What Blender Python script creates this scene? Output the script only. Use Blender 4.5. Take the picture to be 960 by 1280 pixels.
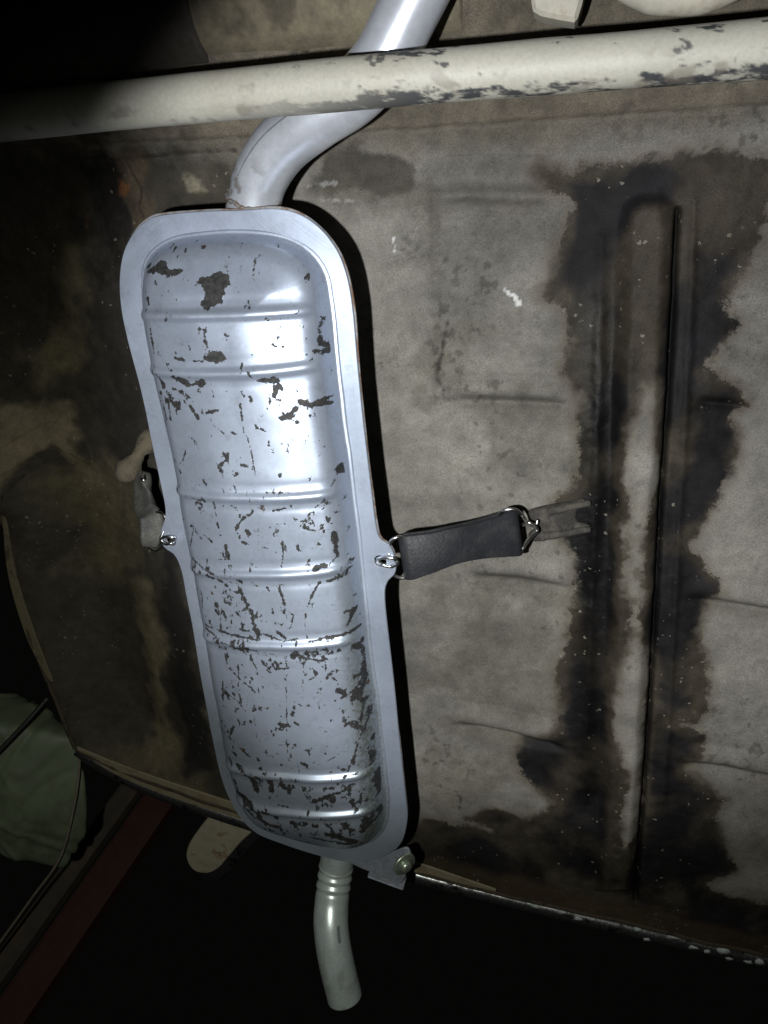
import bpy, bmesh, math, random
import numpy as np
from mathutils import Matrix, Vector

for o in list(bpy.data.objects):
    bpy.data.objects.remove(o)
scene = bpy.context.scene
COL = scene.collection
random.seed(4)
RNG = np.random.default_rng(11)

# ---------------------------------------------------------------- camera, light, exposure
# Car coordinates: u = across the car, v = towards the car's front, w = down from the floor pan.
FPX = 961.0                                   # focal length for a 960 x 1280 frame
AX_R = np.array([.9694, -.0826, -.2308])      # camera axes written in (u, v, w)
AX_U = np.array([-.001, .9400, -.3411])
AX_B = np.array([.2452, .3310, .9112])
AX_B /= np.linalg.norm(AX_B)
AX_R = AX_R - AX_B * AX_R.dot(AX_B); AX_R /= np.linalg.norm(AX_R)
AX_U = np.cross(AX_B, AX_R)
CAM = AX_B * 0.88
HEIGHT = 1.75                                 # the floor pan is this high above the pit floor
ROT = Matrix(((-1, 0, 0), (0, 1, 0), (0, 0, -1)))


def world(p):
    return Vector((-p[0], p[1], HEIGHT - p[2]))


def px(x, y, w=0.0):
    """point of the plane `w` metres below the floor pan that is seen at (x, y)"""
    d = AX_R * ((x - 480) / FPX) - AX_U * ((y - 640) / FPX) - AX_B
    t = (w - CAM[2]) / d[2]
    return CAM + d * t


def pxd(x, y, depth):
    d = AX_R * ((x - 480) / FPX) - AX_U * ((y - 640) / FPX) - AX_B
    return CAM + d * depth


def flat(pts, w=0.0):
    return np.array([px(x, y, w)[:2] for x, y in pts])


cam_data = bpy.data.cameras.new('camera')
cam_data.lens = FPX / 1280 * 36
cam_data.sensor_width = 36
cam_data.clip_start = 0.02
cam_data.clip_end = 100
cam = bpy.data.objects.new('camera', cam_data)
COL.objects.link(cam)
m = Matrix.Identity(4)
for i, a in enumerate((AX_R, AX_U, AX_B)):
    v = ROT @ Vector(a)
    for k in range(3):
        m[k][i] = v[k]
m.translation = world(CAM)
cam.matrix_world = m
scene.camera = cam

wd = bpy.data.worlds.new('World')
scene.world = wd
wd.use_nodes = True
wd.node_tree.nodes['Background'].inputs[0].default_value = (.6, .62, .55, 1)
wd.node_tree.nodes['Background'].inputs[1].default_value = 0.0025


def torch(name, power, half_angle, blend, colour, aim, radius):
    d = bpy.data.lights.new(name, 'SPOT')
    d.energy = power
    d.spot_size = math.radians(half_angle * 2)
    d.spot_blend = blend
    d.color = colour
    d.shadow_soft_size = radius
    o = bpy.data.objects.new(name, d)
    COL.objects.link(o)
    pos = CAM - AX_R * 0.105 - AX_U * 0.045
    o.location = world(pos)
    target = world(px(*aim))
    o.rotation_euler = (target - o.location).to_track_quat('-Z', 'Y').to_euler()
    return o


torch('torch_beam', 29.0, 33, 0.38, (.96, .98, 1.0), (635, 505, 0.0), 0.007)
torch('torch_spill', 14.0, 54, 1.0, (.96, .99, .88), (400, 1010, 0.0), 0.007)

scene.render.engine = 'CYCLES'
scene.view_settings.view_transform = 'Standard'
scene.view_settings.look = 'None'
scene.view_settings.exposure = 0.0
scene.view_settings.gamma = 1.0
scene.view_settings.use_curve_mapping = False
scene.cycles.max_bounces = 6

# ---------------------------------------------------------------- numeric helpers
_NG = RNG.random((256, 256)).astype(np.float32)


def vnoise(x, y):
    xi = np.floor(x).astype(np.int64); yi = np.floor(y).astype(np.int64)
    fx = x - xi; fy = y - yi
    fx = fx * fx * fx * (fx * (fx * 6 - 15) + 10); fy = fy * fy * fy * (fy * (fy * 6 - 15) + 10)
    a = _NG[xi & 255, yi & 255]; b = _NG[(xi + 1) & 255, yi & 255]
    c = _NG[xi & 255, (yi + 1) & 255]; d = _NG[(xi + 1) & 255, (yi + 1) & 255]
    return (a * (1 - fx) + b * fx) * (1 - fy) + (c * (1 - fx) + d * fx) * fy


def fbm(x, y, scale, octaves=5, seed=0, gain=.5):
    """-1..1 noise; scale = size of the largest lump"""
    s = np.zeros(np.shape(x)); amp = 1.0; tot = 0
    f = 1.0 / scale
    for k in range(octaves):
        ca, sa = math.cos(k * 1.1 + seed), math.sin(k * 1.1 + seed)
        s = s + amp * (vnoise((x * ca - y * sa) * f + 17.3 * k + seed * 7.7, (x * sa + y * ca) * f + 5.1 * k + seed * 3.3) * 2 - 1)
        tot += amp; amp *= gain; f *= 2.03
    return s / tot * 1.7


def seg_dist(x, y, pts):
    d = np.full(np.shape(x), 1e9)
    if len(pts) == 1:
        return np.hypot(x - pts[0][0], y - pts[0][1])
    for (ax, ay), (bx, by) in zip(pts[:-1], pts[1:]):
        ex, ey = bx - ax, by - ay
        t = np.clip(((x - ax) * ex + (y - ay) * ey) / (ex * ex + ey * ey + 1e-12), 0, 1)
        d = np.minimum(d, np.hypot(x - ax - t * ex, y - ay - t * ey))
    return d


def poly_sd(x, y, pts):
    """signed distance, positive inside"""
    pts = list(map(tuple, pts))
    d = seg_dist(x, y, pts + pts[:1])
    inside = np.zeros(np.shape(x), bool)
    for (ax, ay), (bx, by) in zip(pts, pts[1:] + pts[:1]):
        if ay == by:
            continue
        c = ((ay > y) != (by > y)) & (x < (bx - ax) * (y - ay) / (by - ay) + ax)
        inside ^= c
    return np.where(inside, d, -d)


def sst(a, b, x):
    t = np.clip((x - a) / (b - a), 0, 1)
    return t * t * (3 - 2 * t)


def spline(pts, n):
    pts = [np.array(p, float) for p in pts]
    P = [2 * pts[0] - pts[1]] + pts + [2 * pts[-1] - pts[-2]]
    out = []
    k = len(pts) - 1
    for q in np.linspace(0, k, n):
        i = min(int(q), k - 1); t = q - i
        a, b, c, d = P[i:i + 4]
        out.append(.5 * (2 * b + (c - a) * t + (2 * a - 5 * b + 4 * c - d) * t * t + (3 * b - a - 3 * c + d) * t ** 3))
    out = np.array(out)
    # even spacing
    L = np.concatenate([[0], np.cumsum(np.linalg.norm(np.diff(out, axis=0), axis=1))])
    s = np.linspace(0, L[-1], n)
    return np.stack([np.interp(s, L, out[:, k]) for k in range(out.shape[1])], 1)


def closed_spline(pts, n):
    pts = [np.array(p, float) for p in pts]
    k = len(pts); out = []
    for q in np.linspace(0, k, n * 3, endpoint=False):
        i = int(q); t = q - i
        a, b, c, d = pts[(i - 1) % k], pts[i % k], pts[(i + 1) % k], pts[(i + 2) % k]
        out.append(.5 * (2 * b + (c - a) * t + (2 * a - 5 * b + 4 * c - d) * t * t + (3 * b - a - 3 * c + d) * t ** 3))
    out = np.array(out + out[:1])
    L = np.concatenate([[0], np.cumsum(np.linalg.norm(np.diff(out, axis=0), axis=1))])
    s = np.linspace(0, L[-1], n, endpoint=False)
    return np.stack([np.interp(s, L, out[:, j]) for j in range(out.shape[1])], 1)


# ---------------------------------------------------------------- materials
def nodes_of(name):
    mt = bpy.data.materials.new(name)
    mt.use_nodes = True
    nt = mt.node_tree
    return mt, nt, nt.nodes['Principled BSDF']


def N(nt, kind, **kw):
    n = nt.nodes.new(kind)
    for k, v in kw.items():
        if k.startswith('i_'):
            n.inputs[k[2:].replace('_', ' ')].default_value = v
        else:
            setattr(n, k, v)
    return n


def math_node(nt, op, a, b=None, c=None, clamp=False):
    n = nt.nodes.new('ShaderNodeMath'); n.operation = op; n.use_clamp = clamp
    for i, q in enumerate((a, b, c)):
        if q is None:
            continue
        if isinstance(q, (int, float)):
            n.inputs[i].default_value = q
        else:
            nt.links.new(q, n.inputs[i])
    return n.outputs[0]


def noise_out(nt, co, scale, detail=4, rough=.6):
    n = N(nt, 'ShaderNodeTexNoise')
    n.inputs['Scale'].default_value = scale
    n.inputs['Detail'].default_value = detail
    n.inputs['Roughness'].default_value = rough
    nt.links.new(co, n.inputs['Vector'])
    return n.outputs['Fac']


def mixc(nt, fac, a, b, blend='MIX'):
    n = nt.nodes.new('ShaderNodeMix'); n.data_type = 'RGBA'; n.blend_type = blend
    for sock, q in ((0, fac), (6, a), (7, b)):
        if isinstance(q, (int, float)):
            n.inputs[sock].default_value = q
        elif isinstance(q, tuple):
            n.inputs[sock].default_value = (*q, 1)
        else:
            nt.links.new(q, n.inputs[sock])
    return n.outputs[2]


def maprange(nt, v, a, b, c=0., d=1.):
    n = N(nt, 'ShaderNodeMapRange', interpolation_type='SMOOTHSTEP')
    n.inputs[1].default_value = a; n.inputs[2].default_value = b
    n.inputs[3].default_value = c; n.inputs[4].default_value = d
    nt.links.new(v, n.inputs[0])
    return n.outputs[0]


def attr(nt, name, out='Fac'):
    n = N(nt, 'ShaderNodeAttribute', attribute_name=name)
    return n.outputs[out]


def bump(nt, bsdf, h, strength, dist):
    b = N(nt, 'ShaderNodeBump')
    b.inputs['Strength'].default_value = strength
    b.inputs['Distance'].default_value = dist
    nt.links.new(h, b.inputs['Height'])
    nt.links.new(b.outputs[0], bsdf.inputs['Normal'])


def plain(name, colour, rough=.5, metal=0., dirt=None, dirt_amt=.5, scale=60, bump_s=.15, bump_d=.001, spec=.5):
    """a solid colour broken up by noise, with optional patches of dirt"""
    mt, nt, b = nodes_of(name)
    co = N(nt, 'ShaderNodeTexCoord').outputs['Object']
    n1 = noise_out(nt, co, scale, 6, .65)
    n2 = noise_out(nt, co, scale * 6, 4, .6)
    k = mixc(nt, maprange(nt, n1, .3, .7), tuple(c * .8 for c in colour), tuple(min(1, c * 1.15) for c in colour))
    if dirt:
        f = math_node(nt, 'MULTIPLY', maprange(nt, n1, .62 - .3 * dirt_amt, .75 - .2 * dirt_amt), 0.9)
        k = mixc(nt, f, k, dirt)
    nt.links.new(k, b.inputs['Base Color'])
    nt.links.new(maprange(nt, n2, .2, .8, max(.04, rough - .1), min(1, rough + .1)), b.inputs['Roughness'])
    b.inputs['Metallic'].default_value = metal
    b.inputs['Specular IOR Level'].default_value = spec
    bump(nt, b, n2, bump_s, bump_d)
    return mt


def floor_material():
    mt, nt, b = nodes_of('undercoat_mud')
    co = N(nt, 'ShaderNodeTexCoord').outputs['Object']
    fine = noise_out(nt, co, 520, 6, .72)
    mid = noise_out(nt, co, 70, 7, .68)
    zone = maprange(nt, noise_out(nt, co, 11, 5, .6), .38, .62)
    base = attr(nt, 'Col', 'Color')
    st = attr(nt, 'stain')
    # stain: signed distance in cm, frayed by noise
    e = math_node(nt, 'ADD', st, math_node(nt, 'MULTIPLY', math_node(nt, 'SUBTRACT', mid, .5), 2.8))
    e = math_node(nt, 'ADD', e, math_node(nt, 'MULTIPLY', math_node(nt, 'SUBTRACT', fine, .5), 1.5))
    soft = maprange(nt, noise_out(nt, co, 22, 3, .5), .40, .64, .9, 5.0)
    core = maprange(nt, math_node(nt, 'DIVIDE', e, soft), -.16, .20)
    fringe = maprange(nt, e, -1.3, .1)
    oil = attr(nt, 'OilCol', 'Color')
    grain = mixc(nt, maprange(nt, noise_out(nt, co, 760, 5, .75), .36, .64), (.66, .66, .66), (1.26, 1.25, 1.23))
    rough_grain = mixc(nt, maprange(nt, fine, .34, .66), (.70, .70, .70), (1.2, 1.19, 1.17))
    grain = mixc(nt, math_node(nt, 'MULTIPLY', zone, .8), grain, rough_grain)
    pit = maprange(nt, noise_out(nt, co, 230, 8, .75), .57, .66)
    grain = mixc(nt, math_node(nt, 'MULTIPLY', math_node(nt, 'MULTIPLY', pit, math_node(nt, 'ADD', math_node(nt, 'MULTIPLY', zone, .7), .3)), .7), grain, (.35, .34, .32))
    blot = mixc(nt, maprange(nt, mid, .3, .7), (.86, .855, .84), (1.09, 1.09, 1.09))
    k = mixc(nt, 1.0, base, grain, 'MULTIPLY')
    k = mixc(nt, 1.0, k, blot, 'MULTIPLY')
    k = mixc(nt, math_node(nt, 'MULTIPLY', fringe, .5), k, (.080, .062, .040))
    oilk = mixc(nt, 1.0, oil, grain, 'MULTIPLY')
    k = mixc(nt, core, k, oilk)
    # pale flecks of grit caught in the tar
    vor = N(nt, 'ShaderNodeTexVoronoi'); vor.inputs['Scale'].default_value = 190; vor.inputs['Randomness'].default_value = 1
    dn = N(nt, 'ShaderNodeTexNoise'); dn.inputs['Scale'].default_value = 330; dn.inputs['Detail'].default_value = 3; nt.links.new(co, dn.inputs['Vector'])
    vm = N(nt, 'ShaderNodeVectorMath', operation='MULTIPLY_ADD'); nt.links.new(dn.outputs['Color'], vm.inputs[0]); vm.inputs[1].default_value = (.006, .006, .006); nt.links.new(co, vm.inputs[2])
    nt.links.new(vm.outputs[0], vor.inputs['Vector'])
    sep = N(nt, 'ShaderNodeSeparateColor'); nt.links.new(vor.outputs['Color'], sep.inputs[0])
    fleck = math_node(nt, 'MULTIPLY', math_node(nt, 'LESS_THAN', vor.outputs['Distance'], math_node(nt, 'MULTIPLY', sep.outputs[1], .36)), math_node(nt, 'GREATER_THAN', sep.outputs[0], .84))
    fleck = math_node(nt, 'MULTIPLY', fleck, attr(nt, 'grit'))
    k = mixc(nt, math_node(nt, 'MULTIPLY', fleck, .55), k, (.28, .25, .20))
    k = mixc(nt, attr(nt, 'chalk'), k, (.58, .58, .57))
    nt.links.new(k, b.inputs['Base Color'])
    r = math_node(nt, 'SUBTRACT', .86, math_node(nt, 'MULTIPLY', core, .22))
    r = math_node(nt, 'SUBTRACT', r, math_node(nt, 'MULTIPLY', attr(nt, 'wet'), .4))
    nt.links.new(r, b.inputs['Roughness'])
    nt.links.new(math_node(nt, 'SUBTRACT', .35, math_node(nt, 'MULTIPLY', core, .22)), b.inputs['Specular IOR Level'])
    h = math_node(nt, 'ADD', math_node(nt, 'MULTIPLY', mid, .7), math_node(nt, 'MULTIPLY', fine, .5))
    bump(nt, b, h, .5, .0015)
    return mt


def silver_material(name, tint=(.455, .51, .635)):
    mt, nt, b = nodes_of(name)
    co = N(nt, 'ShaderNodeTexCoord').outputs['Object']
    fine = noise_out(nt, co, 900, 3, .6)
    mid = noise_out(nt, co, 240, 5, .7)
    big = noise_out(nt, co, 14, 4, .6)
    c = attr(nt, 'chip')                      # millimetres inside a chip
    e = math_node(nt, 'ADD', c, math_node(nt, 'MULTIPLY', math_node(nt, 'SUBTRACT', mid, .5), 4.2))
    e = math_node(nt, 'ADD', e, math_node(nt, 'MULTIPLY', math_node(nt, 'SUBTRACT', noise_out(nt, co, 620, 4, .7), .5), 4.0))
    chip = maprange(nt, e, -.12, .22)
    paint = mixc(nt, maprange(nt, big, .3, .7), tuple(x * .93 for x in tint), tuple(x * 1.06 for x in tint))
    paint = mixc(nt, maprange(nt, fine, .6, .8), paint, tuple(min(1, x * 1.2) for x in tint))
    mp = N(nt, 'ShaderNodeMapping'); mp.inputs['Scale'].default_value = (1.0, .12, 1.0); mp.inputs['Rotation'].default_value = (0, 0, .5); nt.links.new(co, mp.inputs['Vector'])
    scr = noise_out(nt, mp.outputs[0], 420, 5, .7)
    paint = mixc(nt, math_node(nt, 'MULTIPLY', maprange(nt, scr, .60, .70), .35), paint, tuple(min(1, x * 1.35) for x in tint))
    smu = noise_out(nt, co, 60, 7, .72)
    paint = mixc(nt, math_node(nt, 'MULTIPLY', maprange(nt, smu, .54, .70), .30), paint, tuple(x * .55 for x in tint))
    bare = mixc(nt, maprange(nt, mid, .35, .65), (.009, .009, .010), (.034, .033, .032))
    bare = mixc(nt, maprange(nt, noise_out(nt, co, 35, 3, .5), .62, .76), bare, (.075, .042, .022))
    grime = attr(nt, 'grime')
    gm = math_node(nt, 'MULTIPLY', grime, maprange(nt, math_node(nt, 'ADD', mid, math_node(nt, 'MULTIPLY', big, .5)), .4, .95))
    paint = mixc(nt, gm, paint, (.14, .16, .10))
    nt.links.new(mixc(nt, chip, paint, bare), b.inputs['Base Color'])
    nt.links.new(math_node(nt, 'SUBTRACT', .66, math_node(nt, 'MULTIPLY', chip, .6)), b.inputs['Metallic'])
    nt.links.new(math_node(nt, 'ADD', maprange(nt, big, .3, .7, .40, .48), math_node(nt, 'MULTIPLY', chip, .2)), b.inputs['Roughness'])
    h = math_node(nt, 'SUBTRACT', math_node(nt, 'MULTIPLY', fine, .12), chip)
    bump(nt, b, h, .22, .0003)
    return mt


def vertex_paint(name, rough, metal=0., bump_s=.3, bump_d=.001, scale=200, spec=.5, var=1.0):
    mt, nt, b = nodes_of(name)
    co = N(nt, 'ShaderNodeTexCoord').outputs['Object']
    n = noise_out(nt, co, scale, 6, .7)
    k = mixc(nt, 1.0, attr(nt, 'Col', 'Color'), mixc(nt, maprange(nt, n, .25, .75), (1 - .25 * var,) * 3, (1 + .18 * var,) * 3), 'MULTIPLY')
    nt.links.new(k, b.inputs['Base Color'])
    b.inputs['Roughness'].default_value = rough
    b.inputs['Metallic'].default_value = metal
    b.inputs['Specular IOR Level'].default_value = spec
    bump(nt, b, n, bump_s, bump_d)
    return mt


M_FLOOR = floor_material()
M_SILVER = silver_material('flaking_silver_paint')
M_BAR = vertex_paint('cream_bar_paint', .55, bump_s=.2, bump_d=.0004, scale=320, var=.45)
M_AXLE = vertex_paint('muddy_axle', .8, bump_s=.5, bump_d=.0015, scale=120)
M_PIPE = vertex_paint('silver_painted_pipe', .34, metal=.55, bump_s=.05, bump_d=.0002, scale=160, var=.35)
M_ZINC = vertex_paint('galvanised_pipe', .34, metal=.5, bump_s=.12, bump_d=.0003, scale=380, var=.6)
M_RUBBER = plain('black_rubber', (.019, .020, .0235), .55, scale=60, dirt=(.032, .0315, .031), dirt_amt=.35, bump_s=.5, bump_d=.0012, spec=.3)
M_RUBBER_OLD = plain('dusty_rubber', (.040, .040, .037), .65, scale=60, dirt=(.062, .058, .048), dirt_amt=.5, bump_s=.4, bump_d=.001)
M_WIRE = plain('zinc_wire', (.62, .62, .62), .28, metal=1., scale=300, bump_s=.1, bump_d=.0002)
M_BOLT = plain('zinc_bolt', (.50, .56, .47), .4, metal=.8, scale=200, bump_s=.2, bump_d=.0003)
M_BRACKET = plain('silver_bracket_paint', (.36, .38, .45), .45, metal=.5, scale=120)
M_MUDTAB = plain('muddy_bracket', (.095, .085, .070), .85, scale=60, dirt=(.032, .028, .027), dirt_amt=.85, bump_s=.8, bump_d=.002)
M_LIP = plain('cream_lip', (.21, .18, .125), .6, scale=40, dirt=(.16, .12, .07), dirt_amt=.55, bump_s=.3)
M_CHROME = plain('tarnished_chrome', (.20, .205, .21), .34, metal=.9, scale=50, dirt=(.02, .018, .015), dirt_amt=.4, bump_s=.3, bump_d=.0006)
M_CHIP = plain('pitted_chrome_spot', (.40, .43, .43), .6, scale=200)
M_GUARD = plain('grubby_cream_plate', (.34, .31, .23), .6, scale=30, dirt=(.17, .10, .05), dirt_amt=.35, bump_s=.3)
M_WHITE = plain('cream_bracket_paint', (.40, .38, .31), .6, scale=35, dirt=(.3, .26, .2), dirt_amt=.3)
M_GREEN = plain('green_cloth', (.12, .145, .09), .6, scale=9, dirt=(.065, .08, .045), dirt_amt=.5, bump_s=.2, bump_d=.001)
M_RED = plain('red_painted_wood', (.060, .015, .010), .6, scale=25, dirt=(.05, .02, .015), dirt_amt=.6)
M_GREYWOOD = plain('grey_wood', (.075, .062, .050), .8, scale=25, dirt=(.10, .07, .05), dirt_amt=.5)
M_BLACK = plain('black_cable', (.02, .02, .02), .5, scale=60)
M_CORD = plain('brown_cord', (.16, .13, .10), .8, scale=60)


# ---------------------------------------------------------------- object helpers
def link_mesh(name, verts, faces, mat, parent, base, smooth=True, attrs=None):
    """verts in car coordinates; the object's own origin is at `base`"""
    verts = np.asarray(verts, float) - np.asarray(base, float)
    me = bpy.data.meshes.new(name)
    if isinstance(faces, np.ndarray):
        nf, k = faces.shape
        me.vertices.add(len(verts)); me.vertices.foreach_set('co', verts.astype(np.float32).ravel())
        me.loops.add(nf * k); me.loops.foreach_set('vertex_index', faces.astype(np.int32).ravel())
        me.polygons.add(nf)
        me.polygons.foreach_set('loop_start', np.arange(0, nf * k, k, dtype=np.int32))
        me.update(calc_edges=True)
    else:
        me.from_pydata([tuple(p) for p in verts], [], [tuple(int(i) for i in f) for f in faces])
        me.update()
    me.polygons.foreach_set('use_smooth', np.full(len(me.polygons), smooth))
    for an, av in (attrs or {}).items():
        av = np.asarray(av, np.float32)
        if av.ndim == 2:
            if av.shape[1] == 3:
                av = np.concatenate([av, np.ones((len(av), 1), np.float32)], 1)
            a = me.attributes.new(an, 'FLOAT_COLOR', 'POINT'); a.data.foreach_set('color', av.ravel())
        else:
            a = me.attributes.new(an, 'FLOAT', 'POINT'); a.data.foreach_set('value', av)
    me.materials.append(mat)
    o = bpy.data.objects.new(name, me)
    COL.objects.link(o)
    if parent is not None:
        o.parent = parent
    else:
        o.matrix_world = Matrix.Translation(world(base)) @ ROT.to_4x4()
    return o


def thing(name, label, cat, base, group=None, kind=None):
    o = bpy.data.objects.new(name, None)
    COL.objects.link(o)
    o.empty_display_size = .05
    o.matrix_world = Matrix.Translation(world(base)) @ ROT.to_4x4()
    tag(o, label, cat, group, kind)
    return o


def tag(o, label=None, cat=None, group=None, kind=None):
    for k, v in (('label', label), ('category', cat), ('group', group), ('kind', kind)):
        if v:
            o[k] = v
    return o


def fix_normals(o):
    bm = bmesh.new(); bm.from_mesh(o.data)
    bmesh.ops.recalc_face_normals(bm, faces=bm.faces)
    bm.to_mesh(o.data); bm.free()


def tube(path, radius, seg=24, caps=True, wall=None):
    """returns verts, faces, length along, angle round. `wall` opens the far end and gives the pipe a thickness"""
    path = np.asarray(path, float); n = len(path)
    radius = np.broadcast_to(radius, (n,)).astype(float)
    T = np.gradient(path, axis=0); T /= np.linalg.norm(T, axis=1)[:, None]
    ref = np.array([0, 0, 1.0])
    if abs(T[0].dot(ref)) > .9:
        ref = np.array([1.0, 0, 0])
    nrm = ref - T[0] * ref.dot(T[0]); nrm /= np.linalg.norm(nrm)
    V = []; LEN = []; ANG = []
    L = np.concatenate([[0], np.cumsum(np.linalg.norm(np.diff(path, axis=0), axis=1))])
    ang = np.linspace(0, 2 * math.pi, seg, endpoint=False)
    rings = []
    for i in range(n):
        nrm = nrm - T[i] * nrm.dot(T[i]); nrm /= np.linalg.norm(nrm)
        bn = np.cross(T[i], nrm)
        rings.append((path[i], nrm.copy(), bn, radius[i], L[i]))
    if wall:
        p, a, bn, r, l = rings[-1]
        back = T[-1]
        rings.append((p + back * wall * .3, a, bn, r - wall * .4, l))
        for k, (pp, aa, bb, rr, ll) in enumerate(rings[-2:-14:-3]):
            rings.append((pp, aa, bb, rr - wall, ll))
    for p, a, bn, r, l in rings:
        V.append(p + r * (np.cos(ang)[:, None] * a + np.sin(ang)[:, None] * bn)); LEN += [l] * seg; ANG += list(ang)
    V = np.concatenate(V)
    R = len(rings)
    i, j = np.meshgrid(np.arange(R - 1), np.arange(seg), indexing='ij')
    j2 = (j + 1) % seg
    F = np.stack([i * seg + j, i * seg + j2, (i + 1) * seg + j2, (i + 1) * seg + j], -1).reshape(-1, 4)
    F = [tuple(f) for f in F]
    if caps:
        F.append(tuple(range(seg))[::-1]); F.append(tuple(range((R - 1) * seg, R * seg)))
    return V, F, np.array(LEN), np.array(ANG)


def tube_obj(name, path, radius, mat, parent, base, seg=16, n=None, colour=None, wall=None):
    if n:
        path = spline(path, n)
    V, F, L, A = tube(path, radius, seg, True, wall)
    at = {}
    if colour is not None:
        at['Col'] = colour(V, L, A)
    o = link_mesh(name, V, F, mat, parent, base, True, at)
    return o


def prism(outline, top, bottom, bevel=.001, holes=()):
    """plate from an outline (k,2) between heights: returns verts, faces with a softened rim. Heights may be functions of (u, v)"""
    f = top if callable(top) else (lambda p: top)
    g = bottom if callable(bottom) else (lambda p: bottom)
    bm = bmesh.new()

    def offset(loop, d):
        loop = np.asarray(loop)
        t = np.roll(loop, -1, 0) - np.roll(loop, 1, 0)
        t /= np.linalg.norm(t, axis=1)[:, None] + 1e-12
        nn = np.stack([-t[:, 1], t[:, 0]], 1)
        area = np.sum(loop[:, 0] * np.roll(loop[:, 1], -1) - np.roll(loop[:, 0], -1) * loop[:, 1])
        return loop + nn * d * (1 if area > 0 else -1)
    for side in (0, 1):
        edges = []
        for li, loop in enumerate([outline] + list(holes)):
            ins = offset(loop, bevel * (1 if li == 0 else -1))
            h = f if side == 0 else g
            vs = [bm.verts.new((p[0], p[1], h(p))) for p in ins]
            edges += [bm.edges.new((vs[k], vs[(k + 1) % len(vs)])) for k in range(len(vs))]
            sg = -1 if side == 0 else 1
            rim = [bm.verts.new((p[0], p[1], h(p) + sg * bevel)) for p in loop]
            for k in range(len(vs)):
                k2 = (k + 1) % len(vs)
                bm.faces.new((vs[k], vs[k2], rim[k2], rim[k]))
            if side == 0:
                if li == 0:
                    rims = []
                rims.append(rim)
            else:
                a = rims[li]
                for k in range(len(vs)):
                    k2 = (k + 1) % len(vs)
                    bm.faces.new((a[k], a[k2], rim[k2], rim[k]))
        bmesh.ops.triangle_fill(bm, edges=edges, use_beauty=True)
    bmesh.ops.recalc_face_normals(bm, faces=bm.faces)
    bm.verts.index_update()
    V = [tuple(v.co) for v in bm.verts]; F = [tuple(v.index for v in q.verts) for q in bm.faces]
    bm.free()
    return V, F


def box_between(a, b, across, width, thick, bevel=.003):
    """a plank from a to b (car coordinates)"""
    a = np.array(a); b = np.array(b); d = (b - a); L = np.linalg.norm(d); d /= L
    s = np.array(across, float); s -= d * s.dot(d); s /= np.linalg.norm(s)
    t = np.cross(d, s)
    bm = bmesh.new()
    bmesh.ops.create_cube(bm, size=1)
    for v in bm.verts:
        c = v.co
        p = (a + b) / 2 + d * c.x * L + s * c.y * width + t * c.z * thick
        v.co = Vector(p)
    bmesh.ops.bevel(bm, geom=list(bm.edges), offset=bevel, segments=2, affect='EDGES')
    bmesh.ops.recalc_face_normals(bm, faces=bm.faces)
    bm.verts.index_update()
    V = [tuple(v.co) for v in bm.verts]; F = [tuple(v.index for v in q.verts) for q in bm.faces]
    bm.free()
    return V, F


def circle2(c, r, n=20):
    a = np.linspace(0, 2 * math.pi, n, endpoint=False)
    return np.stack([c[0] + r * np.cos(a), c[1] + r * np.sin(a)], 1)


# ================================================================= THE UNDERSIDE OF THE CAR
BASE0 = np.array([0., 0., 0.])
car = thing('car_underbody', 'mud-caked oil-stained car underside with a long raised rib, behind the silver muffler', 'car', BASE0)

# rear edge of the body, seen against the dark
REAR = flat([(95, 935), (150, 962), (200, 980), (280, 1008), (400, 1048), (515, 1086), (640, 1118), (800, 1156), (960, 1194), (1120, 1226)])
REAR_S = spline(REAR, 160)
SIDE = flat([(-160, 420), (-60, 520), (0, 640), (20, 720), (40, 800), (65, 862), (95, 935)])
SIDE_S = spline(SIDE, 60)
top_l = px(-160, -160)[:2]; top_r = px(1120, -160)[:2]
FLOOR_POLY = np.concatenate([SIDE_S[:-1], REAR_S, [top_r], [top_l]])

STEP = 0.0016
u0, v0 = FLOOR_POLY.min(0) - .004; u1, v1 = FLOOR_POLY.max(0) + .004
nu = int((u1 - u0) / STEP) + 1; nv = int((v1 - v0) / STEP) + 1
U, Vv = np.meshgrid(u0 + STEP * np.arange(nu), v0 + STEP * np.arange(nv), indexing='ij')
U = U.ravel(); Vv = Vv.ravel()
inside = poly_sd(U, Vv, FLOOR_POLY)

# --- relief
wob = fbm(U, Vv, .03, 4, 3) * .0012
def along(poly_px):
    return flat(poly_px)
def signed_line(pts):
    """signed distance to an open line; positive to its right walking down the picture / above walking right"""
    d = seg_dist(U, Vv, pts)
    best = np.full(U.shape, 1e9); s = np.zeros(U.shape)
    for (ax, ay), (bx, by) in zip(pts[:-1], pts[1:]):
        ex, ey = bx - ax, by - ay
        t = np.clip(((U - ax) * ex + (Vv - ay) * ey) / (ex * ex + ey * ey), 0, 1)
        q = np.hypot(U - ax - t * ex, Vv - ay - t * ey)
        c = ex * (Vv - ay) - ey * (U - ax)
        k = q < best
        best = np.where(k, q, best); s = np.where(k, np.sign(c), s)
    return d * s

H = fbm(U, Vv, .16, 4, 1) * .0035 + fbm(U, Vv, .02, 5, 2) * .0007
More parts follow.
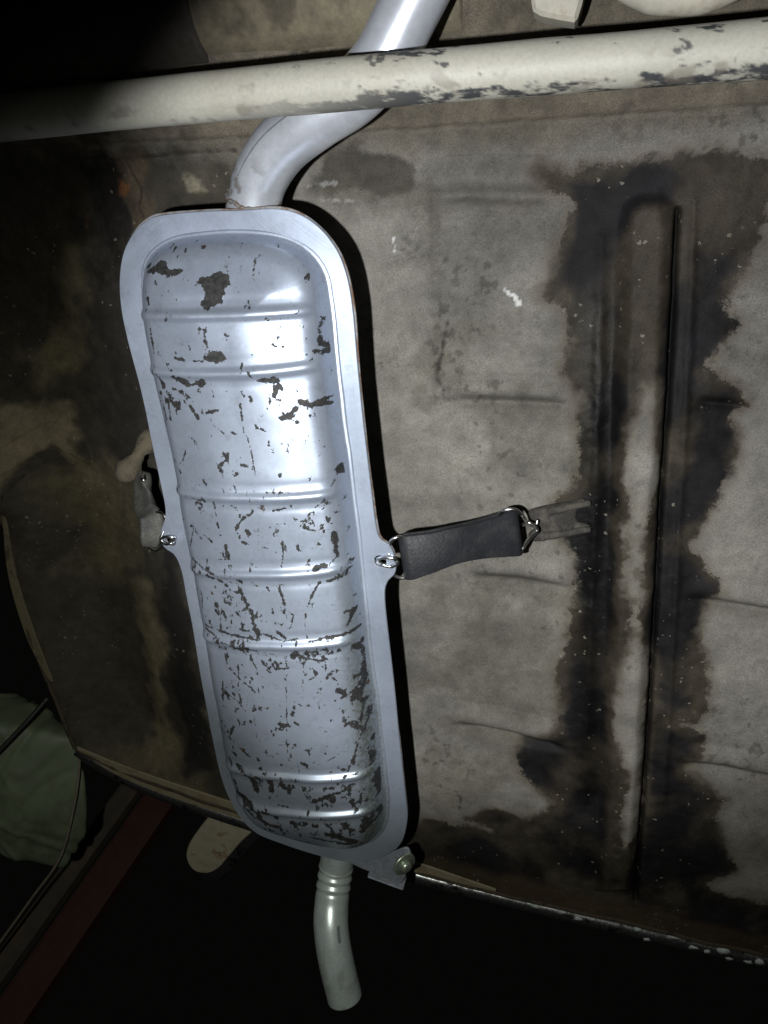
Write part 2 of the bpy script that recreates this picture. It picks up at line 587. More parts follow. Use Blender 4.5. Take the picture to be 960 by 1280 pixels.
# long raised rib: hard edge on its right, soft on its left
rib_poly = flat([(772, 275), (780, 254), (800, 244), (826, 243), (841, 254), (846, 285), (838, 450), (828, 600), (820, 750), (811, 900), (800, 1050), (795, 1112), (742, 1112), (748, 1000), (757, 800), (763, 600), (768, 400)])
rsd = poly_sd(U, Vv, rib_poly)
right_edge = flat([(848, 262), (846, 285), (838, 450), (828, 600), (820, 750), (811, 900), (800, 1050), (795, 1125)])
dR = -signed_line(right_edge)            # positive on the rib's side
dR = np.where(rsd > 0, np.abs(dR), np.where(dR > 0, dR, dR))
rib = sst(-.002, .016, rsd + wob) * sst(-.0005, .0022, np.where(rsd > -.002, seg_dist(U, Vv, right_edge), 0) + wob * .5 - .0003)
H += rib * .015
gap = np.exp(-((seg_dist(U, Vv, right_edge) + wob * .5) / .0025) ** 2)
H -= gap * .016
# welded flange that runs beside it
fl = seg_dist(U, Vv, flat([(868, 250), (862, 400), (852, 600), (842, 800), (828, 1000)]))
H += .0028 * np.exp(-((fl + wob) / .004) ** 2)
fl2 = seg_dist(U, Vv, flat([(752, 300), (745, 600), (738, 800), (730, 1000)]))
H += .002 * np.exp(-((fl2 + wob) / .006) ** 2)
# pressed swages
swage_shade = np.zeros(U.shape)
def swage(pts, depth, wid, lift=.0):
    global H
    depth *= 1.4; lift *= 1.5
    P = spline(flat(pts), 24)
    d = seg_dist(U, Vv, P)
    t = signed_line(P)
    ch = P[-1] - P[0]; cl2 = ch.dot(ch)
    fr = ((U - P[0][0]) * ch[0] + (Vv - P[0][1]) * ch[1]) / cl2
    e = sst(0, .28, fr) * sst(0, .22, 1 - fr)
    e = np.where(d < wid * 5, e, 0)
    H += -depth * np.exp(-((d + wob) / wid) ** 2) * e
    swage_shade[:] = np.maximum(swage_shade, e * np.exp(-((t + wid * .9) / (wid * 1.7)) ** 2))
    H += lift * e * np.exp(-((t - wid * 2.4) / (wid * 2.2)) ** 2)
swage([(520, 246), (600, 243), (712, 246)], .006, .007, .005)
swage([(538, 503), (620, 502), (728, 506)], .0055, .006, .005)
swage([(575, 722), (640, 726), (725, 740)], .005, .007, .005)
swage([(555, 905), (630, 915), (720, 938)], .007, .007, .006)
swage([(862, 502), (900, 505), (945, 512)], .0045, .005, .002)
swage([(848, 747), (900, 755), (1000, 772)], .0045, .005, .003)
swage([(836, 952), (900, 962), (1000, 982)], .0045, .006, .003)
panel_l = seg_dist(U, Vv, flat([(541, 240), (544, 330), (548, 420), (548, 500)]))
H -= .0022 * np.exp(-((panel_l + wob) / .004) ** 2)
# cross member at the front: the floor turns down towards the road there
cove = signed_line(flat([(-300, 262), (100, 232), (400, 212), (700, 196), (960, 178), (1300, 150)]))
H += sst(-.005, .07, cove + wob) * .034
seam = signed_line(flat([(-300, 205), (150, 182), (480, 166), (720, 150), (960, 134), (1300, 108)]))
H += sst(-.0006, .0012, seam + wob * .6) * .0028
H -= .0025 * np.exp(-((seam + wob * .6) / .0012) ** 2)
# the left side: hollow of the spare-wheel well
well = poly_sd(U, Vv, flat([(-400, 300), (60, 300), (150, 420), (190, 560), (215, 700), (240, 860), (262, 1030), (-400, 1200)]))
H -= sst(-.02, .12, well) * .045 * sst(.0, .09, inside)
H += sst(.06, .0, np.abs(inside)) * 0
bulge = poly_sd(U, Vv, flat([(-200, 450), (30, 505), (62, 555), (80, 640), (40, 700), (-10, 620), (-200, 600)]))
H += sst(-.02, .03, bulge + wob * 3) * .012
streak = seg_dist(U, Vv, flat([(165, 750), (180, 850), (200, 935)]))
H += .006 * np.exp(-(streak / .018) ** 2)
# shelf edge where undercoat has flaked
torn = signed_line(flat([(0, 598), (14, 588), (34, 573), (46, 566), (62, 577)]))
H += np.where(seg_dist(U, Vv, flat([(0, 598), (14, 588), (34, 573), (46, 566), (62, 577)])) < .03, sst(-.001, .001, torn + wob) * .003, 0)
crack = np.full(U.shape, 1e9)
for c in ([(163, 203), (168, 222), (176, 240), (172, 258), (178, 270)], [(100, 198), (160, 200), (240, 192), (300, 190)],
          [(352, 60), (362, 68), (374, 66), (398, 72)], [(560, 400), (552, 440), (546, 470), (555, 486)], [(570, 990), (576, 1000), (574, 1012)],
          [(38, 585), (20, 600), (6, 622)], [(688, 640), (690, 658)]):
    crack = np.minimum(crack, seg_dist(U, Vv, spline(flat(c), 14)))
crack = crack + np.abs(fbm(U, Vv, .012, 3, 8)) * .0016
H -= .004 * np.exp(-(crack / .0014) ** 2)
# the pressed-out tongue the rubber hooks on to is a part of its own; dent round it
# --- colours
pale = np.array([.180, .170, .153]); drab = np.array([.125, .112, .088]); mud = np.array([.055, .046, .032])
n_big = fbm(U, Vv, .14, 5, 21); n_mid = fbm(U, Vv, .035, 5, 22); n_sm = fbm(U, Vv, .010, 4, 23)
n_str = fbm(U * .5, Vv * 1.6, .05, 5, 24)
C = pale[None, :] * (1 + .20 * n_big + .14 * n_mid + .06 * n_sm + .20 * n_str)[:, None]
def wash(mask, colour, amt=1.0):
    global C
    k = np.clip(mask * amt, 0, 1)[:, None]
    C = C * (1 - k) + np.asarray(colour)[None, :] * (1 + .2 * n_mid + .15 * n_sm)[:, None] * k
def soft_poly(pts, edge=.01, fray=.012, seed=30):
    q = poly_sd(U, Vv, flat(pts)) + fray * fbm(U, Vv, .04, 5, seed)
    return sst(-edge, edge, q)
# cross member and front strip are browner
wash(sst(-.004, .03, cove + n_mid * .008), (.118, .104, .080), .85)
wash(sst(0, .002, seam) * .5, (.15, .125, .092))
wash(soft_poly([(440, -60), (960, -60), (960, 60), (440, 90)], .02), (.10, .086, .062), .7)
# darker mottling on the pale pan
wash(soft_poly([(600, 505), (730, 505), (728, 590), (650, 600), (590, 570)], .02, .03, 31), (.105, .10, .085), .65)
wash(soft_poly([(560, 745), (720, 740), (700, 880), (600, 890), (540, 840)], .03, .04, 32), (.10, .092, .075), .6)
wash(soft_poly([(550, 430), (580, 420), (590, 500), (548, 500)], .015, .03, 33), (.105, .098, .08), .55)
wash(soft_poly([(540, 930), (640, 940), (650, 1010), (520, 1010)], .03, .04, 34), (.11, .098, .075), .5)
wash(soft_poly([(380, 212), (440, 200), (500, 208), (506, 228), (480, 244), (420, 250), (385, 240)], .006, .012, 35), (.045, .04, .033), .9)
wash(soft_poly([(350, 225), (420, 215), (540, 230), (545, 262), (470, 270), (380, 262)], .02, .02, 36), (.085, .076, .06), .6)
wash(np.exp(-((panel_l) / .010) ** 2) * .5 * (n_mid > -.1), (.10, .093, .078))
wash(np.exp(-((seg_dist(U, Vv, flat([(560, 905), (720, 935)])) - .006) / .010) ** 2) * .4, (.09, .08, .065))
wash(np.clip(swage_shade * (.75 + .5 * n_mid), 0, 1), (.082, .074, .060), .6)  # shade below each swage painted into the colour, with some gathered dirt
# speckled peel marks
peel = sst(.42, .6, fbm(U, Vv, .012, 4, 41)) * np.exp(-(seg_dist(U, Vv, flat([(552, 400), (556, 480)])) / .02) ** 2)
wash(peel, (.05, .047, .04), .9)
peel2 = sst(.55, .75, fbm(U, Vv, .009, 4, 42)) * sst(-.1, .5, fbm(U, Vv, .12, 3, 43))
wash(peel2, (.06, .055, .045), .6)
# left side: black tar and olive mud
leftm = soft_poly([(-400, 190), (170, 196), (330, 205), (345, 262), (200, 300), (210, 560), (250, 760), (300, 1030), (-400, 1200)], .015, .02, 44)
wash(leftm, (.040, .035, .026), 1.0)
wash(soft_poly([(70, 330), (96, 300), (100, 380), (94, 420), (60, 470), (20, 490), (10, 450), (50, 400)], .02, .02, 45), (.15, .13, .075), .75)
wash(soft_poly([(-200, 470), (5, 512), (28, 500), (52, 522), (64, 560), (76, 600), (62, 580), (44, 568), (16, 590), (-5, 602), (-200, 610)], .010, .016, 46), (.20, .165, .11), .9)
wash(soft_poly([(40, 590), (120, 590), (170, 640), (160, 700), (100, 745), (60, 660)], .03, .03, 47), (.105, .086, .052), .8)
wash(soft_poly([(148, 745), (176, 740), (192, 800), (200, 900), (225, 945), (190, 960), (178, 880), (160, 800)], .012, .015, 48), (.16, .132, .085), .8)
wash(soft_poly([(180, 940), (262, 960), (262, 1005), (180, 980), (120, 945)], .012, .01, 49), (.10, .08, .05), .6)
wash(soft_poly([(120, 215), (150, 205), (166, 240), (160, 300), (120, 330)], .006, .02, 50), (.012, .011, .011), .9)
wash(soft_poly([(160, 202), (182, 198), (178, 262), (168, 300), (158, 262)], .006, .012, 51), (.10, .075, .048), .7)
wash(soft_poly([(150, 225), (162, 232), (158, 250), (148, 246)], .003, .006, 52), (.22, .09, .03), .7)
wash(soft_poly([(105, 262), (114, 268), (112, 290), (104, 286)], .003, .006, 53), (.20, .08, .03), .6)
wash(soft_poly([(205, 205), (300, 202), (310, 250), (240, 256), (205, 240)], .01, .01, 54), (.07, .062, .048), .5)
wash(soft_poly([(232, 225), (250, 228), (262, 240), (236, 240)], .003, .012, 55), (.30, .27, .2), .6)
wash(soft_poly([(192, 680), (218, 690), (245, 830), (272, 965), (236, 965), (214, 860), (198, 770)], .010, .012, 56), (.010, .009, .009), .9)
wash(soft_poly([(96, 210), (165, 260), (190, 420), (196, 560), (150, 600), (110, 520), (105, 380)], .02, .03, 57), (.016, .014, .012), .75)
# rust-brown rear edge
rear_d = seg_dist(U, Vv, REAR_S[::4])
wash(sst(.055, .02, rear_d + n_mid * .012) * sst(-.35, -.1, U - px(760, 640)[0] + .3) * (U > px(400, 1040)[0]), (.068, .047, .030), .85)
wash(np.exp(-(crack / .0016) ** 2), (.015, .013, .011), .9)
wash(gap, (.004, .004, .004), 1.0)  # shadow in the slot beside the rib, painted black

# oil stain: signed distance in centimetres
D1 = flat([(672, 206), (664, 216), (672, 232), (692, 240), (714, 254), (706, 290), (692, 320), (682, 350), (674, 374), (698, 376), (712, 396), (711, 430), (702, 456), (714, 480), (728, 492), (722, 520),
           (729, 560), (723, 592), (712, 612), (690, 630), (700, 680), (716, 692), (718, 720), (712, 760), (708, 800), (696, 830), (692, 850), (702, 884), (690, 905), (654, 922), (644, 936),
           (650, 962), (672, 985), (690, 1004), (660, 1022), (622, 1012), (605, 1014), (584, 1022), (612, 1036), (562, 1030), (532, 1022), (505, 1040), (505, 1100), (640, 1140), (960, 1220), (1000, 1140),
           (958, 1126), (888, 1116), (880, 1104), (902, 1096), (924, 1086), (908, 1066), (898, 1022), (908, 1000), (886, 984), (858, 962), (882, 946), (880, 920), (842, 902), (872, 904),
           (882, 888), (886, 860), (880, 828), (876, 790), (882, 754), (902, 738), (880, 702), (864, 680), (890, 640), (906, 600), (920, 570), (923, 540), (914, 520), (942, 510), (924, 488),
           (904, 474), (884, 455), (900, 430), (920, 414), (920, 400), (906, 385), (914, 360), (936, 334), (950, 300), (958, 256), (975, 205), (900, 188), (830, 192), (760, 205), (710, 214)])
stain = poly_sd(U, Vv, D1) + .0035 * fbm(U, Vv, .03, 5, 60)
pale_rib = np.full(U.shape, -1.)
for P in ([(801, 474), (816, 480), (813, 540), (819, 600), (813, 660), (801, 700), (797, 742), (788, 756), (780, 736), (785, 690), (778, 652), (786, 580), (791, 520)],
          [(790, 786), (804, 800), (806, 880), (797, 930), (786, 944), (774, 905), (768, 850), (776, 812)],
          [(786, 935), (799, 925), (798, 1000), (790, 1050), (772, 1060), (776, 1000)],
          [(786, 740), (802, 735), (800, 800), (788, 805)]):
    pale_rib = np.maximum(pale_rib, poly_sd(U, Vv, flat(P)))
stain = np.minimum(stain, -(pale_rib - .0015 + .010 * fbm(U, Vv, .045, 5, 61)))
for P in ([(690, 632), (742, 622), (745, 640), (690, 646)],):
    stain = np.maximum(stain, poly_sd(U, Vv, flat(P)))
# oil colour: brown at the rib's top and rim, blue-black in the runs
brown = sst(-.1, .9, fbm(U, Vv, .07, 5, 62) + .8 * sst(.022, .0, stain) + .9 * rib + .25 * sst(px(700, 420)[1], px(700, 250)[1], Vv))
oilc = np.array([.0118, .0110, .0122])[None, :] * (1 - brown[:, None]) + np.array([.044, .037, .028])[None, :] * brown[:, None]
deep = np.exp(-(seg_dist(U, Vv, flat([(745, 400), (748, 600), (735, 760), (742, 880), (738, 980)])) / .022) ** 2)
oilc = oilc * (1 - .55 * deep[:, None])
oilc *= (1 + .35 * n_mid + .2 * n_sm)[:, None]
rear_strip = sst(.042, .022, rear_d + n_mid * .006)
oilc = oilc * (1 - rear_strip[:, None] * .7) + np.array([.060, .042, .027])[None, :] * rear_strip[:, None] * .7
oilc = oilc * (1 - gap[:, None]) + .002 * gap[:, None]  # the slot's painted shadow carried through the oil colour
oilc = np.clip(oilc, .002, 1); C = np.clip(C, .003, 1)
grit = sst(-.02, .01, stain) + leftm * .8
grit *= sst(-.3, .5, fbm(U, Vv, .06, 3, 63))
chalk = np.zeros(U.shape)
for P, r, al in (([(490, 293), (493, 312)], .0022, 1), ([(621, 359), (630, 361), (638, 369)], .0016, .9), ([(640, 368), (648, 377)], .0024, 1), ([(650, 375), (650, 382)], .0016, .8),
             ([(385, 232), (420, 229)], .0010, .25), ([(400, 249), (440, 252)], .0008, .25)):
    chalk = np.maximum(chalk, al * sst(-.0006, .0008, r * .55 - seg_dist(U, Vv, flat(P)) + .0036 * fbm(U, Vv, .006, 4, 64) - .0006))
wet = np.zeros(U.shape)
wet = np.maximum(wet, soft_poly([(112, 210), (152, 205), (166, 260), (160, 350), (130, 360), (112, 300)], .01, .02, 65))
wet = np.maximum(wet, deep * sst(0, .01, stain) * .6)

cell_ok = (inside > -.0008).reshape(nu, nv)
idx = np.arange(nu * nv).reshape(nu, nv)
ok = cell_ok[:-1, :-1] & cell_ok[1:, :-1] & cell_ok[1:, 1:] & cell_ok[:-1, 1:]
F = np.stack([idx[:-1, :-1][ok], idx[1:, :-1][ok], idx[1:, 1:][ok], idx[:-1, 1:][ok]], 1)
used = np.zeros(nu * nv, bool); used[F.ravel()] = True
remap = np.cumsum(used) - 1
F = remap[F]
floor_h = H.copy()
VV = np.stack([U, Vv, H], 1)[used]
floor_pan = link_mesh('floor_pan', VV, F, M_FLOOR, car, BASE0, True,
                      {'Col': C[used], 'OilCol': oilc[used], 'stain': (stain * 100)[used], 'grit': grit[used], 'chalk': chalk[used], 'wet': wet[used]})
floor_pan['label'] = 'grey mud-coated floor pan with black oil stain'
HG = H.reshape(nu, nv)


def floor_w(p):
    i = int(np.clip((p[0] - u0) / STEP, 0, nu - 1)); j = int(np.clip((p[1] - v0) / STEP, 0, nv - 1))
    return float(HG[i, j])


# sheet-metal skirt behind the rear edge so that the body has depth
def skirt(name, line, drop, back, mat, parent):
    n = len(line)
    a = np.array([[p[0], p[1], floor_w(p) + .001] for p in line])
    t = np.gradient(line, axis=0); t /= np.linalg.norm(t, axis=1)[:, None]
    out = np.stack([t[:, 1], -t[:, 0]], 1)
    rows = []
    for k, (o_, d_) in enumerate([(-.004, .0015), (.0, .0025), (.003, .0012), (.004, -.002), (back, -drop)]):
        rows.append(np.concatenate([line + out * o_, (a[:, 2] + d_)[:, None]], 1))
    V = np.concatenate(rows); F = []
    for r in range(len(rows) - 1):
        for k in range(n - 1):
            F.append((r * n + k, r * n + k + 1, (r + 1) * n + k + 1, (r + 1) * n + k))
    return link_mesh(name, V, F, mat, parent, BASE0)


M_EDGE = plain('rusty_edge', (.07, .05, .032), .75, scale=60, dirt=(.02, .018, .016), dirt_amt=.5, bump_s=.5, bump_d=.001)
skirt('rear_edge', REAR_S, .09, .006, M_EDGE, car)
skirt('side_edge', SIDE_S, .09, .006, M_EDGE, car)


M_EDGE2 = plain('muddy_edge', (.14, .115, .07), .8, scale=60, dirt=(.05, .04, .03), dirt_amt=.5, bump_s=.5, bump_d=.001)


# cream strips of body paint that catch the light at the rear edge
def strip(name, pts_in, pts_out, w, mat, thick=.003):
    a = spline(flat(pts_in, w), 24); b = spline(flat(pts_out, w), 24)
    V, Fc = prism(np.concatenate([a, b[::-1]]), w, w - thick, .0006)
    return link_mesh(name, V, Fc, mat, car, BASE0, False)


strip('painted_lip', [(96, 934), (140, 952), (200, 974), (280, 1000), (330, 1016)], [(97, 938), (140, 966), (200, 992), (280, 1018), (330, 1032)], .004, M_LIP)
strip('painted_lip', [(508, 1076), (535, 1083), (570, 1095), (620, 1112)], [(508, 1090), (535, 1093), (570, 1103), (620, 1115)], .012, M_LIP)
strip('fender_lip', [(2, 640), (10, 720), (34, 800), (62, 852)], [(6, 638), (18, 712), (41, 786), (66, 852)], .004, M_EDGE2)

# ---- bumper below the rear edge
bump_line = spline([px(x, y, -.03) for x, y in [(94, 942), (110, 953), (150, 976), (200, 998), (280, 1026), (400, 1064), (515, 1101), (640, 1133), (800, 1172), (960, 1209), (1120, 1242)]], 140)
prof = []
for k in range(15):
    a = math.radians(-110 + 220 * k / 14)
    prof.append((.009 * math.cos(a), .011 * math.sin(a)))
t = np.gradient(bump_line, axis=0); t /= np.linalg.norm(t, axis=1)[:, None]
out = np.stack([t[:, 1], -t[:, 0], np.zeros(len(t))], 1)
rows = np.stack([bump_line - out * .011 + np.array([0, 0, 1.])[None] * a + out * b for a, b in prof] +
                [bump_line + out * (.0) + np.array([0, 0, -.07])[None]], 1)
n, k = rows.shape[:2]
V = rows.reshape(-1, 3)
F = [(i * k + j, (i + 1) * k + j, (i + 1) * k + j + 1, i * k + j + 1) for i in range(n - 1) for j in range(k - 1)]
bumper = link_mesh('bumper', V, F, M_CHROME, car, BASE0)
bumper['label'] = 'dark tarnished bumper edge with pale pits'
# pits in the plating
for x, y, r in [(563, 1104, 5), (588, 1112, 4), (610, 1118, 5), (655, 1129, 6), (670, 1134, 6), (702, 1141, 7), (722, 1149, 6), (741, 1150, 4), (797, 1163, 6), (808, 1175, 6), (842, 1172, 8), (866, 1185, 7), (884, 1190, 6), (905, 1190, 9), (912, 1199, 6), (936, 1203, 6), (950, 1204, 8)]:
    c = px(x, y, -.021)
    ang = np.linspace(0, 2 * math.pi, 11, endpoint=False)
    rr = r / FPX * .95 * (1 + .35 * RNG.normal(size=11) * .6) * .75
    ring = np.stack([c[0] + rr * np.cos(ang) * 1.2, c[1] + rr * np.sin(ang) * .7, np.full(11, -.0208)], 1)
    V = np.concatenate([ring, ring + [0, 0, -.004]])
    Fc = [tuple(range(11))] + [(j, (j + 1) % 11, 11 + (j + 1) % 11, 11 + j) for j in range(11)]
    o = link_mesh('plating_pit', V, Fc, M_CHIP, bumper, BASE0)
    fix_normals(o)

# ---- bumper guard: a round-ended tongue with chrome sides
gp = closed_spline([px(x, y, -.045)[:2] for x, y in [(302, 1000), (312, 1015), (318, 1035), (300, 1054), (283, 1074), (272, 1086), (258, 1092), (242, 1088), (233, 1074), (235, 1058), (246, 1040), (262, 1020), (280, 1002)]], 90)
V, Fc = prism(gp, -.045, -.052, .0015)
guard = link_mesh('bumper_guard', V, Fc, M_GUARD, car, BASE0, False)
guard['label'] = 'grubby cream round-ended bumper guard with chrome rim'
gc = gp.mean(0)
g2 = gc + (gp - gc) * 1.10 + (px(276, 1066, -.06)[:2] - px(268, 1056, -.06)[:2])
V, Fc = prism(g2, lambda p: -.0475, lambda p: -.105, .006)
link_mesh('chrome_rim', V, Fc, M_CHROME, guard, BASE0, True)

# ---- pressed tongue that carries the rubber strap on the right
TAB_W = .012
tab = closed_spline([px(x, y, TAB_W)[:2] for x, y in [(664, 640), (690, 634), (716, 630), (738, 627), (743, 632), (738, 638), (722, 641), (722, 656), (738, 660), (742, 665), (736, 670), (716, 672), (690, 675), (670, 678), (660, 672), (668, 664), (672, 656), (664, 650), (660, 645)]], 110)
V, Fc = prism(tab, lambda p: TAB_W - .012 * float(sst(px(690, 650, 0)[0], px(745, 650, 0)[0], p[0])) + .001 * math.sin(p[0] * 500), lambda p: -.003, .0022)
bracket = link_mesh('hanger_tongue', V, Fc, M_MUDTAB, car, BASE0, True)
for pts in ([(684, 640), (712, 635), (738, 631)], [(680, 670), (712, 667), (738, 664)]):
    pth = spline([np.array([*px(x, y, .012)[:2], .0125 - .007 * k / 2]) for k, (x, y) in enumerate(pts)], 24)
    tube_obj('pressed_bead', pth, .0048 * (1 - .3 * np.linspace(0, 1, 24)), M_MUDTAB, bracket, BASE0, 12)
# mud lump that carries the left strap
lump = spline([np.array([*px(x, y, .03)[:2], w]) for x, y, w in [(186, 548, .01), (181, 560, .035), (176, 572, .045), (171, 582, .05), (172, 592, .05)]], 26)
V, Fc, L, A = tube(lump, .0085 + .0035 * np.sin(np.linspace(0, 9, 26)) + .002, 20)
V += (RNG.normal(size=V.shape) * .0006)
o = link_mesh('hanger_lug', V, Fc, plain('tan_mud', (.11, .092, .062), .9, scale=80, dirt=(.07, .055, .04), dirt_amt=.5, bump_s=.8, bump_d=.002), car, BASE0)

# ================================================================= MUFFLER
WF = .115
mbase = px(330, 660, WF)
muffler = thing('exhaust_muffler', 'long silver flat muffler with round corners, pressed ribs and flaking paint', 'muffler', mbase)
OUT = [(200, 269), (250, 264), (300, 262.5), (345, 261), (375, 268), (400, 285), (420, 310), (433, 342), (441, 385), (447, 450), (455, 530), (464, 605), (470, 655), (475, 673), (487, 682),
       (494, 698), (494, 716), (484, 728), (481, 745), (485, 790), (493, 860), (500, 930), (507, 995), (509, 1025), (501, 1055), (481, 1071), (455, 1077), (430, 1077), (400, 1070), (360, 1058),
       (322, 1043), (300, 1022), (285, 995), (275, 965), (265, 918), (255, 868), (243, 800), (232, 742), (226, 712), (218, 694), (205, 684), (200, 668), (206, 648), (206, 632), (199, 600), (190, 560), (180, 510), (170, 465), (159, 420), (152, 382), (150, 345), (155, 315), (168, 290), (183, 276)]
outline = closed_spline(flat(OUT, WF), 420)
holes = [circle2(px(475, 702, WF)[:2], .0062), circle2(px(213, 676, WF)[:2], .0062)]


def plate_wave(p):
    return WF + .0012 * float(fbm(np.array([p[0]]), np.array([p[1]]), .09, 2, 71)[0])


DOME = [(214, 300), (252, 293), (300, 290), (350, 296), (384, 311), (406, 338), (415, 376), (422, 440), (431, 520), (441, 600), (452, 700), (462, 800), (471, 870), (480, 950), (485, 1004), (479, 1034), (460, 1051), (426, 1055), (372, 1044), (330, 1026), (307, 1003), (295, 974), (285, 938), (272, 868), (258, 792), (244, 713), (226, 614), (210, 535), (195, 462), (183, 395), (179, 350), (187, 320)]
dome_line = closed_spline(flat(DOME, WF), 200)

V, Fc = prism(outline, plate_wave, lambda p: plate_wave(p) - .0028, .0007, holes)
V = np.array(V)
fsd = poly_sd(V[:, 0], V[:, 1], dome_line)
rim = link_mesh('rim', V, Fc, M_SILVER, muffler, mbase, False, {'chip': np.full(len(V), -3.5), 'grime': .15 * np.ones(len(V))})
rim['label'] = 'flat silver rim with two eared tabs'

# a second, lower plate edge: the other half-shell's lip, slightly out of line
out2 = outline + np.array([.0002, .0011])[None] + np.stack([fbm(outline[:, 0], outline[:, 1], .1, 2, 5), fbm(outline[:, 0], outline[:, 1], .1, 2, 6)], 1) * .0015
V, Fc = prism(out2, lambda p: plate_wave(p) - .0032, lambda p: plate_wave(p) - .0055, .0006, [circle2(px(475, 702, WF)[:2], .0064), circle2(px(213, 676, WF)[:2], .0064)])
link_mesh('rear_lip', V, Fc, plain('rusty_silver_lip', (.30, .30, .31), .6, metal=.3, scale=55, dirt=(.13, .065, .03), dirt_amt=.75, bump_s=.5), muffler, mbase, False, {'chip': -1.6 * np.ones(len(V)), 'grime': .5 * np.ones(len(V))})

# pressed front shell
MS = .00105
lo = dome_line.min(0) - .006; hi = dome_line.max(0) + .006
mu, mv = int((hi[0] - lo[0]) / MS), int((hi[1] - lo[1]) / MS)
X, Y = np.meshgrid(lo[0] + MS * np.arange(mu), lo[1] + MS * np.arange(mv), indexing='ij')
X = X.ravel(); Y = Y.ravel()
sd = poly_sd(X, Y, dome_line)
sds = sd + fbm(X, Y, .05, 2, 72) * .0006
HD = .046
q = np.clip(sds / .024, 0, 1)
q2 = np.clip(sds / .084, 0, 1)
hh = HD * (.50 * np.power(1 - np.power(1 - q, 2.4), .9) + .50 * (1 - (1 - q2) ** 2))
# rounder fall-off towards the inlet end
ymax = dome_line[:, 1].max(); ymin = dome_line[:, 1].min()
hh *= 1 - .30 * (1 - sst(.0, .085, ymax - Y)) - .25 * (1 - sst(0, .06, Y - ymin))
hh = hh * sst(-.003, .010, sds)
# small step round the foot of the shell
hh += .0013 * np.exp(-((sds + .0012) / .0026) ** 2)
dome_top = WF + HD
RIBS = [[(180, 392), (290, 393), (410, 388)], [(190, 460), (300, 466), (419, 457)], [(216, 607), (300, 621), (436, 621)], [(237, 702), (325, 718), (448, 716)], [(253, 786), (340, 806), (461, 808)], [(283, 944), (362, 970), (477, 976)], [(293, 988), (372, 1015), (485, 1022)]]
ribh = np.zeros(X.shape)
for r in RIBS:
    a = px(*r[0], WF + .012)[:2]; b = px(*r[1], WF + .043)[:2]; c = px(*r[2], WF + .038)[:2]
    P = spline([a, b, c], 30)
    d = seg_dist(X, Y, P)
    ribh = np.maximum(ribh, np.exp(-(d / .0045) ** 2.6))
    hh -= .0004 * np.exp(-((d - .012) / .0035) ** 2) * sst(.008, .02, sds)
hh += ribh * .0042 * sst(.003, .012, sds)
hh += fbm(X, Y, .06, 3, 73) * .0005 * sst(0, .02, sds)

# flaked paint: millimetres inside a flake
chip = np.full(X.shape, -3.5)
K3 = (120, 240, 2.4); K4 = (140, 540, 2.4); K5 = (200, 800, 2.667)
warp = fbm(X, Y, .010, 4, 74) * 1.3 + fbm(X, Y, .0035, 3, 75) * .8


def chips_at(crop, pts):
    ox, oy, s = crop
    out = []
    for x, y in pts:
        X_, Y_ = ox + x / s, oy + y / s
        out.append(px(X_, Y_, WF + .040)[:2])
    return np.array(out)


def stroke(crop, width, pts, w=1.0):
    global chip
    P = chips_at(crop, pts)
    b0 = P.min(0) - .02; b1 = P.max(0) + .02
    k = (X > b0[0]) & (X < b1[0]) & (Y > b0[1]) & (Y < b1[1])
    d = seg_dist(X[k], Y[k], P)
    wm = width / crop[2] * .72 / 2                       # half width in mm
    f = wm * .95 + .10 - d * 1000 + warp[k] * min(1.5, .30 + wm * .55)
    chip[k] = np.maximum(chip[k], f)


def patch(crop, pts):
    global chip
    P = chips_at(crop, pts)
    b0 = P.min(0) - .02; b1 = P.max(0) + .02
    k = (X > b0[0]) & (X < b1[0]) & (Y > b0[1]) & (Y < b1[1])
    chip[k] = np.maximum(chip[k], poly_sd(X[k], Y[k], P) * 1000 + warp[k] * 1.5)


patch(K3, [(135, 240), (165, 205), (185, 212), (200, 233), (242, 238), (200, 258), (165, 250)])
patch(K3, [(288, 268), (338, 246), (372, 240), (390, 275), (375, 292), (376, 335), (345, 354), (322, 338), (322, 300), (300, 282)])
patch(K3, [(333, 492), (362, 464), (400, 496), (370, 512), (335, 506)])
for w, p in [(10, [(190, 314)]), (12, [(318, 410), (334, 412), (338, 445), (350, 482)]), (6, [(152, 400), (164, 488), (186, 492)]), (8, [(240, 498), (265, 502)]), (5, [(300, 505), (330, 505)]),
             (12, [(655, 390), (648, 430), (655, 468), (682, 486)]), (16, [(645, 485), (672, 490)]), (14, [(176, 552), (200, 600), (230, 640), (262, 630)]), (10, [(230, 590), (260, 600), (285, 640), (310, 676)]),
             (14, [(237, 556), (276, 570)]), (18, [(280, 580), (328, 567)]), (6, [(183, 600), (195, 690)]), (6, [(205, 600), (215, 690)]), (12, [(495, 562), (550, 560), (540, 612)]), (12, [(545, 570), (560, 590)]),
             (14, [(560, 680), (590, 668), (600, 652)]), (11, [(612, 630), (640, 645), (688, 626)]), (14, [(660, 640), (690, 655)]), (4, [(352, 565), (362, 610)]), (5, [(445, 595), (455, 615)]), (7, [(470, 610), (472, 622)]),
             (4, [(442, 630), (452, 715)]), (6, [(340, 658), (380, 650)]), (3, [(355, 690), (390, 720)]), (9, [(485, 695), (490, 705)]), (7, [(700, 640), (704, 670)]), (8, [(410, 712), (425, 720)]), (3, [(455, 325), (465, 350)]),
             (3, [(530, 455), (545, 465)]), (8, [(655, 325), (660, 332)]), (8, [(660, 360), (672, 372)]), (6, [(160, 270), (166, 280)]), (3, [(265, 265), (270, 285)]), (5, [(500, 705), (515, 715)]), (6, [(600, 690), (602, 692)])]:
    stroke(K3, w, p)
